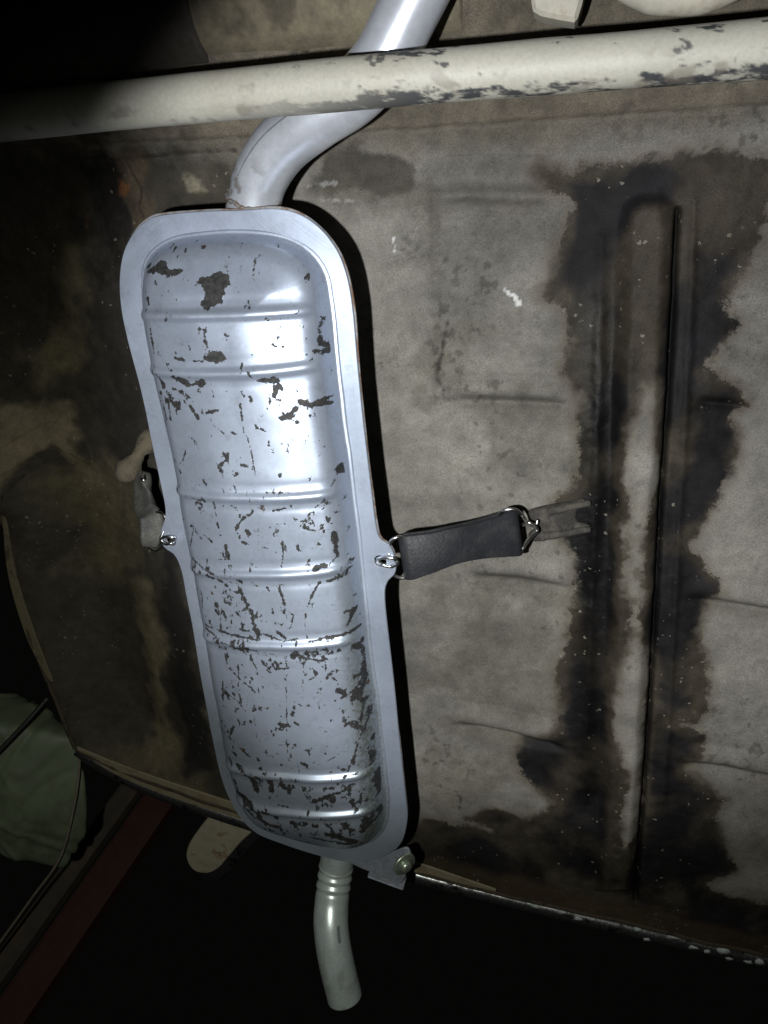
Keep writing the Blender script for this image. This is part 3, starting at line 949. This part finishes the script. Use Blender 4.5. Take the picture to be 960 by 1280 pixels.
for w, p in [(3.2, [(410, 0), (425, 50), (435, 110), (440, 175)]), (4, [(215, 5), (230, 18)]), (12, [(345, 60), (350, 80), (335, 92)]), (8, [(400, 95), (415, 100)]), (3, [(215, 60), (205, 90), (190, 105)]), (4, [(170, 90), (195, 130)]),
             (15, [(660, 127), (680, 152)]), (3, [(655, 155), (645, 175)]), (8, [(665, 25), (672, 45)]), (9, [(310, 215), (318, 247)]), (6, [(265, 215), (280, 240)]), (11, [(430, 235), (395, 258), (380, 287)]), (9, [(490, 230), (525, 225)]),
             (3, [(530, 278), (560, 290), (600, 297), (650, 302)]), (13, [(515, 264), (526, 272)]), (4, [(555, 302), (575, 270), (600, 235), (625, 218)]), (8, [(565, 268), (582, 268)]), (7, [(637, 262), (645, 285)]),
             (12, [(655, 305), (662, 350), (665, 385), (650, 403), (605, 410)]), (4, [(515, 315), (518, 360), (513, 405)]), (9, [(345, 335), (355, 377)]), (6, [(270, 305), (300, 325)]), (2.2, [(445, 215), (445, 330)]), (9, [(400, 325), (420, 335)]),
             (5, [(455, 342), (480, 345)]), (2.4, [(200, 275), (240, 290), (225, 350)]), (5, [(310, 380), (345, 378)]), (8, [(410, 290), (418, 300)]), (7, [(560, 340), (562, 355)]), (9, [(692, 255), (696, 265)]), (7, [(700, 325), (704, 335)]),
             (4, [(340, 165), (345, 175)]), (7, [(275, 145), (285, 155)]), (4, [(375, 155), (380, 175)]), (5, [(470, 175), (540, 178)]), (7, [(320, 270), (326, 285)]),
             (5, [(230, 390), (270, 410), (320, 425), (370, 450)]), (11, [(290, 430), (330, 447)]), (13, [(380, 450), (395, 480), (420, 520), (430, 570), (445, 610)]), (8, [(330, 485), (345, 510), (385, 508)]), (11, [(355, 540), (370, 580), (412, 590)]),
             (8, [(310, 535), (325, 560), (325, 592)]), (8, [(505, 460), (520, 500), (525, 532)]), (3, [(530, 530), (548, 545), (540, 580)]), (5, [(620, 455), (600, 490), (585, 530), (580, 570), (588, 620)]), (9, [(585, 625), (650, 622), (722, 620)]),
             (8, [(690, 557), (712, 560), (695, 597)]), (5, [(640, 455), (682, 450)]), (7, [(260, 590), (330, 600), (400, 610), (450, 616)]), (8, [(500, 590), (525, 612)]), (6, [(270, 602), (330, 625), (380, 640), (430, 645)]), (8, [(330, 640), (345, 695)]),
             (5, [(430, 680), (445, 720)]), (10, [(570, 670), (600, 680), (640, 690), (640, 720)]), (10, [(710, 665), (730, 690), (740, 720)]), (8, [(400, 480), (360, 470), (345, 455)]), (7, [(300, 500), (340, 540), (360, 545)]), (7, [(380, 540), (410, 520)]),
             (4, [(450, 560), (480, 565)]), (4, [(470, 460), (478, 470)]), (4, [(250, 470), (262, 500), (258, 550)]), (5, [(460, 600), (520, 620), (560, 615)]), (6, [(525, 670), (530, 700)]), (5, [(240, 400), (250, 440)])]:
    stroke(K4, w, p)
for w, p in [(10, [(172, 0), (215, 20), (225, 55)]), (9, [(235, 95), (275, 130), (310, 150)]), (11, [(205, 145), (205, 225)]), (3, [(220, 180), (265, 200), (290, 230)]), (5, [(265, 75), (265, 150), (275, 215)]), (5, [(285, 130), (325, 165)]), (5, [(360, 40), (365, 95)]),
             (7, [(400, 85), (435, 85)]), (2.2, [(428, 45), (428, 330)]), (6, [(510, 55), (545, 95), (585, 145), (600, 180)]), (13, [(540, 60), (555, 70)]), (23, [(590, 175), (610, 190)]), (12, [(640, 50), (655, 110), (660, 180), (650, 222), (665, 240)]),
             (8, [(580, 207), (640, 190)]), (15, [(690, 227), (702, 240)]), (6, [(665, 240), (655, 320)]), (6, [(690, 260), (665, 330), (640, 400), (620, 455)]), (5, [(600, 305), (625, 285), (640, 310)]), (3, [(535, 410), (600, 380), (682, 335)]),
             (24, [(408, 274), (416, 276)]), (8, [(455, 265), (468, 275)]), (3, [(320, 245), (330, 330)]), (9, [(228, 327), (245, 290)]), (17, [(268, 360), (294, 380)]), (9, [(650, 365), (640, 430), (692, 440)]), (11, [(680, 395), (690, 430)]), (7, [(615, 457), (692, 450)]),
             (31, [(288, 445), (318, 470), (325, 498)]), (22, [(375, 466), (379, 490)]), (8, [(437, 475), (440, 508)]), (5, [(435, 480), (462, 490)]), (17, [(522, 525), (560, 515), (622, 500)]), (22, [(705, 492), (710, 560)]), (5, [(400, 540), (432, 545)]), (5, [(545, 540), (560, 545)]),
             (26, [(250, 522), (300, 547), (330, 590)]), (25, [(330, 600), (382, 622)]), (15, [(280, 570), (310, 600)]), (6, [(450, 600), (490, 612)]), (34, [(562, 642), (600, 652), (640, 690)]), (32, [(692, 620), (668, 652)]), (20, [(600, 692), (640, 695)]),
             (9, [(560, 605), (580, 627)]), (14, [(660, 652), (735, 622)]), (10, [(400, 620), (410, 660)]), (10, [(500, 662), (600, 682)]), (8, [(240, 480), (250, 510)]), (6, [(220, 400), (235, 430)]), (4, [(455, 30), (520, 40), (560, 30)]), (6, [(460, 45), (500, 50)]),
             (4, [(300, 20), (400, 45)]), (3, [(480, 60), (482, 190)]), (3, [(495, 130), (520, 120)]), (6, [(525, 170), (535, 175)]), (7, [(608, 240), (612, 248)]), (4, [(430, 340), (432, 365)]), (3, [(405, 340), (440, 335)]), (6, [(330, 385), (333, 392)]), (3, [(465, 400), (468, 430)])]:
    stroke(K5, w, p)
# clouds of small flakes between the traced ones
dens = np.full(X.shape, -1.0)
for crop, rad, pts in [(K3, .020, [(215, 620), (270, 600)]), (K4, .030, [(330, 480), (400, 560)]), (K4, .016, [(345, 80)]), (K5, .028, [(270, 150), (330, 230)]), (K5, .020, [(640, 150), (665, 350)]), (K5, .024, [(330, 590), (400, 620)]),
                       (K5, .026, [(600, 650), (700, 640)]), (K4, .02, [(500, 300), (600, 280)]), (K3, .016, [(620, 650)]), (K5, .02, [(420, 280)]), (K5, .02, [(540, 520), (700, 530)]), (K4, .02, [(600, 690), (420, 640)])]:
    dens = np.maximum(dens, 1 - seg_dist(X, Y, chips_at(crop, pts)) / rad)
fl = fbm(X * 1.25, Y * .8, .0075, 4, 76, .6)
chip = np.maximum(chip, (fl - .74 + .36 * np.clip(dens, -.3, 1) + .10 * sst(px(330, 600, WF)[1], px(330, 1000, WF)[1], Y)) * 3.4)
# scuffed along the ribs' lower flanks in the lower half
low = sst(px(330, 640, WF)[1], px(330, 820, WF)[1], Y)
for r in RIBS[2:]:
    P = np.array([px(x, y + 11, WF + .040)[:2] for x, y in r])
    d = seg_dist(X, Y, P)
    chip = np.maximum(chip, (fl - .42) * 2.6 + 1.0 - (d / .0035) ** 2 - 1.1 * (1 - low))
chip = np.where(sds < .004, np.minimum(chip, -1.5), chip)
grime = .15 + .85 * np.exp(-(np.abs(sds - .010) / .012) ** 2) * sst(px(450, 760, WF)[1] + .12, px(450, 760, WF)[1] - .2, Y) * (X > px(350, 700, WF)[0] - .02) 
grime = np.clip(grime, 0, 1)
okc = (sd > -.0045).reshape(mu, mv)
idx = np.arange(mu * mv).reshape(mu, mv)
ok = okc[:-1, :-1] & okc[1:, :-1] & okc[1:, 1:] & okc[:-1, 1:]
F = np.stack([idx[:-1, :-1][ok], idx[1:, :-1][ok], idx[1:, 1:][ok], idx[:-1, 1:][ok]], 1)
used = np.zeros(mu * mv, bool); used[F.ravel()] = True
F = (np.cumsum(used) - 1)[F]
wv = fbm(X, Y, .09, 2, 71) * .0012
Z = WF + wv + hh - .0022 * sst(-.0005, -.004, sds) + .0002
shell = link_mesh('shell', np.stack([X, Y, Z], 1)[used], F, M_SILVER, muffler, mbase, True, {'chip': chip[used], 'grime': grime[used]})
shell['label'] = 'domed silver shell with seven pressed ribs and dark paint flakes'
# rear half, towards the floor pan
k4 = 4
Xg = X.reshape(mu, mv)[::k4, ::k4]; Yg = Y.reshape(mu, mv)[::k4, ::k4]; sg = sd.reshape(mu, mv)[::k4, ::k4]
hb = .040 * np.power(1 - np.power(1 - np.clip(sg / .045, 0, 1), 2.3), .8)
idx = np.arange(Xg.size).reshape(Xg.shape); okb = sg > -.006
ok = okb[:-1, :-1] & okb[1:, :-1] & okb[1:, 1:] & okb[:-1, 1:]
F = np.stack([idx[:-1, :-1][ok], idx[:-1, 1:][ok], idx[1:, 1:][ok], idx[1:, :-1][ok]], 1)
used = np.zeros(Xg.size, bool); used[F.ravel()] = True
F = (np.cumsum(used) - 1)[F]
link_mesh('rear_shell', np.stack([Xg.ravel(), Yg.ravel(), (WF - .0058 - hb).ravel()], 1)[used], F, M_SILVER, muffler, mbase, True,
          {'chip': np.full(used.sum(), -2.), 'grime': np.full(used.sum(), .5)})


# ---- inlet pipe: out of the front end, round an elbow, up behind the bar
def pipe_colour(V, L, A):
    n = fbm(V[:, 0], V[:, 1] + V[:, 2], .03, 4, 80)
    c = np.array([.66, .69, .75])[None] * (1 + .08 * n)[:, None]
    rust = sst(.25, .6, fbm(V[:, 0], V[:, 1] - V[:, 2], .012, 4, 81)) * sst(.075, .045, L)
    c = c * (1 - rust[:, None] * .7) + np.array([.16, .12, .07])[None] * rust[:, None] * .7
    return c


inlet = spline([px(313, 283, .083), px(316, 262, .084), px(326, 222, .090), px(352, 182, .098), px(396, 147, .106), px(440, 118, .110), px(478, 76, .112), px(508, 18, .114), px(545, -60, .115), px(580, -150, .115)], 150)
rad = np.full(150, .0247)
inlet_o = tube_obj('inlet_pipe', inlet, rad, M_PIPE, muffler, mbase, 48, None, pipe_colour)
sV, sF, sL, sA = tube(inlet, rad, 48)
ring = sV.reshape(-1, 48, 3)
# seam line along the elbow, on the side that faces the road
cen = inlet[:, None, :]
nrm = (ring - cen) / np.linalg.norm(ring - cen, axis=2)[:, :, None]
want = AX_B * .92 - AX_R * .36
best = int(np.argmax((nrm[45] * want).sum(1)))
seam_path = (inlet + nrm[:, best] * .0244)[20:72]
tube_obj('weld_seam', seam_path, .0008, plain('seam_grey', (.16, .165, .18), .6, metal=.3, scale=200), inlet_o, mbase, 8)


ring_c = inlet[10]; ring_t = inlet[11] - inlet[9]; ring_t /= np.linalg.norm(ring_t)
ra = np.cross(ring_t, [0, 0, 1.]); ra /= np.linalg.norm(ra); rb = np.cross(ring_t, ra)
aa = np.linspace(0, 2 * math.pi, 72)
bead = ring_c + .0250 * (np.cos(aa)[:, None] * ra + np.sin(aa)[:, None] * rb) + ring_t * (.0008 * np.sin(aa * 9))[:, None]
tube_obj('weld_bead', bead, .0021 + .0005 * np.sin(aa * 23), plain('weld_metal', (.34, .33, .33), .5, metal=.5, scale=160, dirt=(.14, .075, .035), dirt_amt=.6), inlet_o, mbase, 10)


# ---- tail pipe with a crimped neck
def zinc_colour(V, L, A):
    n = fbm(V[:, 0], V[:, 1], .02, 5, 82)
    c = np.array([.72, .80, .80])[None] * (1 + .10 * n)[:, None]
    r = sst(.3, .8, fbm(V[:, 0] * 2, V[:, 1], .02, 4, 83) + .5 * sst(.10, .17, L))
    c = c * (1 - .3 * r[:, None]) + np.array([.30, .28, .19])[None] * .3 * r[:, None]
    s = seg_dist(V[:, 0], V[:, 1], np.array([px(419, 1170, .145)[:2], px(422, 1186, .15)[:2]])) < .0009
    c[s & (V[:, 2] > .12)] *= .3
    return c


tail = spline([px(424, 1058, .082), px(420, 1085, .084), px(415, 1125, .102), px(414, 1160, .122), px(420, 1200, .138), px(431, 1246, .147)], 120)
Lt = np.linspace(0, 1, 120)
tr = .0212 + .0006 * sst(.25, .5, Lt)
for c in (.17, .235, .295):
    tr = tr + .0009 * np.exp(-((Lt - c) / .012) ** 2) - .0009 * np.exp(-((Lt - c - .027) / .012) ** 2)
tube_obj('tail_pipe', tail, tr, M_ZINC, muffler, mbase, 40, None, zinc_colour, wall=.0016)

# ---- rear bracket with its bolt
BW = .098
bp = closed_spline([px(x, y, BW)[:2] for x, y in [(436, 1074), (446, 1083), (470, 1093), (496, 1105), (503, 1102), (509, 1088), (514, 1072), (509, 1060), (494, 1064), (470, 1070)]], 70)
V, Fc = prism(bp, BW, BW - .003, .0007)
brk = link_mesh('rear_bracket', V, Fc, M_BRACKET, muffler, mbase, False)
V, Fc = box_between(px(462, 1088, BW - .012), px(506, 1104, BW - .012), (0, 0, 1), .022, .0025, .0008)
link_mesh('flange_leg', V, Fc, M_BRACKET, brk, mbase, False)
bc = px(506, 1081, BW + .006)
ax = np.array([.66, -.08, .70]); ax /= np.linalg.norm(ax)
bolt_path = np.array([bc - ax * .004, bc - ax * .0035, bc, bc + ax * .0004, bc + ax * .0005, bc + ax * .005, bc + ax * .0055])
tube_obj('washer', np.array([bc - ax * .003, bc - ax * .002, bc, bc + ax * .0008]), np.array([.0135, .0148, .0148, .0138]), M_BOLT, brk, mbase, 28)
tube_obj('bolt_head', np.array([bc, bc + ax * .004, bc + ax * .0068, bc + ax * .0076]), np.array([.0078, .0078, .0068, .0035]), M_BOLT, brk, mbase, 6)


# ================================================================= RUBBER STRAPS
def rubber_loop(center_line, half_w, across, normal, thick, gap, n=60):
    """a closed rubber band pulled flat: runs out along center_line and back behind it"""
    P = spline(center_line, n)
    s = np.linspace(0, 1, n)
    nrm = np.array(normal, float); nrm /= np.linalg.norm(nrm)
    acr = np.array(across, float); acr /= np.linalg.norm(acr)
    T = np.gradient(P, axis=0); T /= np.linalg.norm(T, axis=1)[:, None]
    loop = []
    wid = []
    for k in range(n):
        loop.append(P[k] + nrm * gap / 2); wid.append(half_w(s[k]))
    for a in np.linspace(90, -90, 12)[1:-1]:
        loop.append(P[-1] + T[-1] * gap / 2 * math.cos(math.radians(a)) + nrm * gap / 2 * math.sin(math.radians(a))); wid.append(half_w(1))
    for k in range(n - 1, -1, -1):
        loop.append(P[k] - nrm * gap / 2); wid.append(half_w(s[k]))
    for a in np.linspace(-90, -270, 12)[1:-1]:
        loop.append(P[0] + T[0] * gap / 2 * math.cos(math.radians(a)) + nrm * gap / 2 * math.sin(math.radians(a))); wid.append(half_w(0))
    loop = np.array(loop); wid = np.array(wid); m_ = len(loop)
    tl = np.roll(loop, -1, 0) - np.roll(loop, 1, 0); tl /= np.linalg.norm(tl, axis=1)[:, None]
    outn = np.cross(tl, acr); outn /= np.linalg.norm(outn, axis=1)[:, None]
    cs = [(-1, -.6), (-1, .6), (-.93, 1), (.93, 1), (1, .6), (1, -.6), (.93, -1), (-.93, -1)]
    V = np.concatenate([loop + acr * (wid * a)[:, None] + outn * thick / 2 * b for a, b in cs])
    F = []
    for c in range(len(cs)):
        c2 = (c + 1) % len(cs)
        for k in range(m_):
            k2 = (k + 1) % m_
            F.append((c * m_ + k, c * m_ + k2, c2 * m_ + k2, c2 * m_ + k))
    return V, F


def wire(name, pts, parent, base, r=.0017, n=60):
    return tube_obj(name, [np.asarray(p) for p in pts], r, M_WIRE, parent, base, 12, n)


# right strap
sb = px(565, 682, .09)
strap = thing('rubber_hanger', 'flat black rubber strap on wire hooks, stretched from muffler ear to floor tongue', 'exhaust hanger', sb, 'rubber muffler hangers')
pl = px(512, 695, .106); pm = px(565, 681, .09); pr = px(640, 666, .050)
up = px(565, 655, .09) - px(565, 705, .09); up /= np.linalg.norm(up)
dirv = pr - pl; dirv /= np.linalg.norm(dirv)
acr = up - dirv * up.dot(dirv); acr /= np.linalg.norm(acr)
acr = acr + np.array([0, 0, -.22]); acr -= dirv * acr.dot(dirv); acr /= np.linalg.norm(acr)
nrm = np.cross(dirv, acr)
if nrm[2] < 0: nrm = -nrm
V, Fc = rubber_loop([pl, (pl + pm) / 2 + nrm * .002, pm, (pm + pr) / 2 - nrm * .001, pr], lambda s: .0228 - .0050 * math.sin(math.pi * min(1, max(0, s))) + .0012 * s, acr, nrm, .0045, .013)
o = link_mesh('rubber_band', V, Fc, M_RUBBER, strap, sb); fix_normals(o)
WL = .106
wire('wire_hook', [px(505, 672, WL + .002), px(496, 671.5, WL + .006), px(489, 676, WL + .007), px(486, 685, WL + .006), px(487, 694, WL + .008), px(493, 699, WL + .011), px(497, 704, WL + .011), px(489, 708, WL + .010), px(478, 706, WL + .011), px(472, 702, WL + .006), px(474, 700, WL - .002)], strap, sb, .0019, 90)
wire('wire_hook', [px(474, 703, WL - .002), px(472, 699, WL + .009), px(480, 697, WL + .013), px(492, 698, WL + .013), px(496, 703, WL + .009), px(490, 710, WL + .007), px(491, 717, WL + .005), px(498, 722, WL + .003), px(508, 722, WL), px(516, 721, WL - .004)], strap, sb, .0019, 90)
WR = .048
wire('wire_hook', [px(622, 645, WR + .002), px(630, 638, WR + .007), px(643, 637, WR + .006), px(652, 643, WR), px(658, 652, WR - .012), px(664, 657, WR - .022), px(670, 656, WR - .024), px(672, 650, WR - .026)], strap, sb, .0019, 90)
wire('wire_hook', [px(654, 656, WR - .020), px(660, 653, WR - .014), px(668, 658, WR - .014), px(671, 664, WR - .014), px(664, 671, WR - .008), px(658, 678, WR - .002), px(653, 686, WR + .003), px(646, 691, WR + .004), px(638, 690, WR + .001)], strap, sb, .0019, 90)

# left strap, twisted
sb2 = px(185, 640, .08)
strap2 = thing('rubber_hanger', 'dusty twisted rubber strap at the dark side of the muffler', 'exhaust hanger', sb2, 'rubber muffler hangers')
n = 64
cl = spline([px(181, 590, .062), px(178, 612, .066), px(182, 635, .076), px(190, 652, .088), px(187, 683, .096)], n)
hw = np.interp(np.linspace(0, 1, n), [0, .12, .3, .5, .62, .75, .9, 1], [.0075, .0105, .0125, .0125, .0130, .0130, .0120, .0085])
tw = np.interp(np.linspace(0, 1, n), [0, .25, .5, .65, 1], [-.9, -.5, -.1, .35, .35])
T = np.gradient(cl, axis=0); T /= np.linalg.norm(T, axis=1)[:, None]
V = []; cs = []
for q in range(20):
    a = 2 * math.pi * q / 20
    cs.append((math.copysign(abs(math.cos(a)) ** .5, math.cos(a)), math.copysign(abs(math.sin(a)) ** .6, math.sin(a))))
for k in range(n):
    side = np.cross(T[k], AX_B); side /= np.linalg.norm(side)
    nr = np.cross(side, T[k]); nr /= np.linalg.norm(nr)
    a1 = side * math.cos(tw[k]) + nr * math.sin(tw[k]); n1 = -side * math.sin(tw[k]) + nr * math.cos(tw[k])
    th = .0055 + .002 * math.sin(k * .25) + .0028 * math.exp(-((k / n - .62) / .05) ** 2)
    for a, b in cs:
        V.append(cl[k] + a1 * hw[k] * a + n1 * th * b * (1 - .45 * (1 - abs(a)) * (1 if b > 0 else 0)))
Fc = [(k * 20 + q, k * 20 + (q + 1) % 20, (k + 1) * 20 + (q + 1) % 20, (k + 1) * 20 + q) for k in range(n - 1) for q in range(20)]
Fc += [tuple(range(20)), tuple(range((n - 1) * 20, n * 20))]
o = link_mesh('rubber_band', V, Fc, M_RUBBER_OLD, strap2, sb2); fix_normals(o)
wire('wire_hook', [px(176, 588, .058), px(176, 597, .074), px(180, 600, .077), px(181, 594, .070)], strap2, sb2, .0014, 40)
WL2 = .110
wire('wire_hook', [px(196, 640, WL2 - .010), px(203, 642, WL2 - .004), px(207, 648, WL2 - .002), px(207, 658, WL2 + .001), px(203, 668, WL2 + .006), px(201, 675, WL2 + .010), px(207, 680, WL2 + .012), px(215, 679, WL2 + .012), px(218, 676, WL2 + .004)], strap2, sb2, .0016, 70)
wire('wire_hook', [px(218, 677, WL2), px(219, 673, WL2 + .010), px(212, 671, WL2 + .013), px(204, 672, WL2 + .012), px(201, 677, WL2 + .009), px(203, 681, WL2 + .004), px(198, 687, WL2 - .002), px(193, 688, WL2 - .004), px(186, 684, WL2 - .008)], strap2, sb2, .0016, 70)

# ================================================================= CROSS BAR, AXLE, LINKS
bar_pts = [px(-260, 172, .165), px(0, 148, .165), px(150, 132, .165), px(480, 101, .165), px(960, 61, .165), px(1240, 36, .165)]
bb = px(480, 101, .165)
bar_path = spline(bar_pts, 620)


def bar_colour(V, L, A):
    P = V - np.interp(L, np.linspace(0, L.max(), len(bar_path)), np.arange(len(bar_path))).astype(int)[:, None] * 0
    ci = np.clip((L / L.max() * (len(bar_path) - 1)).astype(int), 0, len(bar_path) - 1)
    rel = V - bar_path[ci]
    rel /= np.linalg.norm(rel, axis=1)[:, None]
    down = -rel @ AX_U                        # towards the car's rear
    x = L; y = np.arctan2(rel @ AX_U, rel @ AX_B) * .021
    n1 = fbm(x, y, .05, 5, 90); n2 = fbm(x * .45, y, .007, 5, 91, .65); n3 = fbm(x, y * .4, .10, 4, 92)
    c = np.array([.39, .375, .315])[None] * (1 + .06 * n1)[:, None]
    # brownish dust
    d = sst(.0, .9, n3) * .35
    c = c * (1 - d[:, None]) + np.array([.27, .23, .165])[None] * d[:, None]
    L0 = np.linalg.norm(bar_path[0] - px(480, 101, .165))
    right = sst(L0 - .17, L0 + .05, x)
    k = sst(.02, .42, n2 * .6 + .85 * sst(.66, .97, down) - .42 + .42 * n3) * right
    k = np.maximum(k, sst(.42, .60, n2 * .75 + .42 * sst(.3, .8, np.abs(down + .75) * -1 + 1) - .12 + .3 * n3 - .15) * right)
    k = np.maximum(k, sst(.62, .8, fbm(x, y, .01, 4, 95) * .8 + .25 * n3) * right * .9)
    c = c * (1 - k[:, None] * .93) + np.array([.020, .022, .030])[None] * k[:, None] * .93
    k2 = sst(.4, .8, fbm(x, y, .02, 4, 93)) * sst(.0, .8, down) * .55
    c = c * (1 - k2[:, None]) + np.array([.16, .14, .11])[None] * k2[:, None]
    left_shade = sst(L0 - .26, L0 - .36, x + n1 * .02)
    c = c * (1 - .35 * left_shade[:, None])  # fall-off of the beam painted into the bar's left end
    return np.clip(c, .004, 1)


brad = .0182 + .0004 * fbm(np.linspace(0, 1.2, 620), np.zeros(620), .1, 3, 94)
Vb, Fb, Lb, Ab = tube(bar_path, brad, 90)
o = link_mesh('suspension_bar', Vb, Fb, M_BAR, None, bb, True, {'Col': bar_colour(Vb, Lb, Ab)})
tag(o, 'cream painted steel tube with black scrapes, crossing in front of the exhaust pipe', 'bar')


def axle_colour(c0, s):
    def f(V, L, A):
        n1 = fbm(V[:, 0], V[:, 1], .05, 5, s); n2 = fbm(V[:, 0], V[:, 1], .012, 4, s + 1)
        c = np.array(c0)[None] * (1 + .35 * n1 + .2 * n2)[:, None]
        k = sst(.2, .7, fbm(V[:, 0], V[:, 1], .03, 5, s + 2)) * .6
        return np.clip(c * (1 - k[:, None]) + np.array([.05, .042, .03])[None] * k[:, None], .004, 1)
    return f


ab = px(250, 20, .12)
axle = thing('rear_axle', 'muddy brown axle tube running into a darker sleeve, above the cream bar', 'axle', ab)
tube_obj('axle_tube', [px(580, -24, .020), px(480, -8, .020), px(360, 2, .020), px(250, 16, .020), px(100, 34, .020)], .044, M_AXLE, axle, ab, 64, 200, axle_colour((.165, .142, .095), 100))
sl = spline([px(256, 14, .020), px(254, 14.3, .020), px(250, 15, .020), px(100, 33, .020), px(-60, 52, .020), px(-260, 78, .020)], 160)
sr = np.full(160, .0505); sr[:4] = [.0440, .0475, .0495, .0502]
tube_obj('sleeve', sl, sr, M_AXLE, axle, ab, 64, None, axle_colour((.06, .053, .044), 110))

# cream link pieces at the front edge
lb = px(700, 0, .10)
pts = [px(x, y, .10)[:2] for x, y in [(664, -60), (664, 2), (666, 13), (676, 19), (700, 24), (718, 27), (722, 22), (727, 6), (731, -10), (740, -60)]]
V, Fc = prism(np.array(pts), .10, .072, .003)
o = link_mesh('link_bracket', V, Fc, M_WHITE, None, lb, False)
tag(o, 'stubby cream painted bracket end poking in past the cream tube', 'bracket')
lb = px(830, -10, .10)
V, Fc, L, A = tube(spline([px(760, -26, .10), px(800, -13, .10), px(840, -8, .10), px(890, -12, .10), px(960, -40, .10)], 40), np.interp(np.linspace(0, 1, 40), [0, .3, .6, 1], [.008, .0145, .0145, .010]), 20)
o = link_mesh('suspension_link', V, Fc, M_WHITE, None, lb, True)
tag(o, 'thin sliver of a rounded cream arm beside the stubby bracket end', 'arm')

# ================================================================= BEYOND THE CAR, LOWER LEFT
# crumpled green cloth
gb = pxd(30, 1070, 1.25)
bm = bmesh.new()
bmesh.ops.create_icosphere(bm, subdivisions=6, radius=1)
gc = pxd(14, 962, 1.28)
V = np.array([v.co[:] for v in bm.verts]); bm.verts.index_update(); Fc = [tuple(v.index for v in f.verts) for f in bm.faces]; bm.free()


def ridged(a, b, s, seed):
    return 1 - np.abs(fbm(a, b, s, 3, seed))


ca = V[:, 0] * .9 + V[:, 2] * .5; cb = V[:, 1] - V[:, 0] * .35 + V[:, 2] * .2
rs = np.random.default_rng(5)
PN = rs.normal(size=(34, 3)); PN /= np.linalg.norm(PN, axis=1)[:, None]; PH = rs.uniform(.80, 1.0, 34)
dd = V @ PN.T
rr = np.where(dd > .15, PH[None] / np.maximum(dd, .15), 9.)
kk = 16.0
d = -np.log(np.exp(-kk * rr).sum(1)) / kk
d = d + .045 * ridged(ca * 1.2 + cb * .5, cb * .6, .5, 121) ** 4 - .05 * ridged(ca * .6 - cb, cb * .8 + ca * .4, .8, 125) ** 9
W = V * d[:, None]
sx = .092; sy = .150
P = gc + (W[:, :1] * AX_R * sx) + (W[:, 1:2] * AX_U * sy) + (W[:, 2:] * AX_B * .07)
P -= AX_R * (.018 * W[:, 1:2] ** 2 * (W[:, 1:2] > 0) * 1.5)
o = link_mesh('cloth_bundle', P, Fc, M_GREEN, None, gc, True)
tag(o, 'crumpled dull green cloth bundle beyond the fender edge', 'cloth')

V, Fc = box_between(pxd(212, 985, 1.75), pxd(-60, 1378, 1.40), AX_R, .070, .030)
o = link_mesh('red_plank', V, Fc, M_RED, None, pxd(20, 1262, 1.45), False)
tag(o, 'dark red painted plank slanting into the gloom', 'plank')
V, Fc = box_between(pxd(172, 975, 1.78), pxd(-30, 1255, 1.50), AX_R, .044, .02)
o = link_mesh('grey_plank', V, Fc, M_GREYWOOD, None, pxd(60, 1130, 1.62), False)
tag(o, 'narrow grey wooden board alongside the red plank', 'plank')
V, Fc, L, A = tube(spline([pxd(98, 915, 1.2), pxd(99, 960, 1.22), pxd(92, 1010, 1.22), pxd(75, 1072, 1.24), pxd(38, 1125, 1.26), pxd(-20, 1205, 1.28)], 60), .0022, 10)
o = link_mesh('hanging_cord', V, Fc, M_CORD, None, pxd(-20, 1205, 1.28))
tag(o, 'thin brown cord curving down past the green cloth', 'cord')
V, Fc, L, A = tube(spline([pxd(60, 872, 1.16), pxd(30, 906, 1.15), pxd(-20, 958, 1.14)], 30), .0035, 10)
o = link_mesh('black_cable', V, Fc, M_BLACK, None, pxd(-20, 958, 1.14))
tag(o, 'straight black cable crossing the green cloth', 'cable')
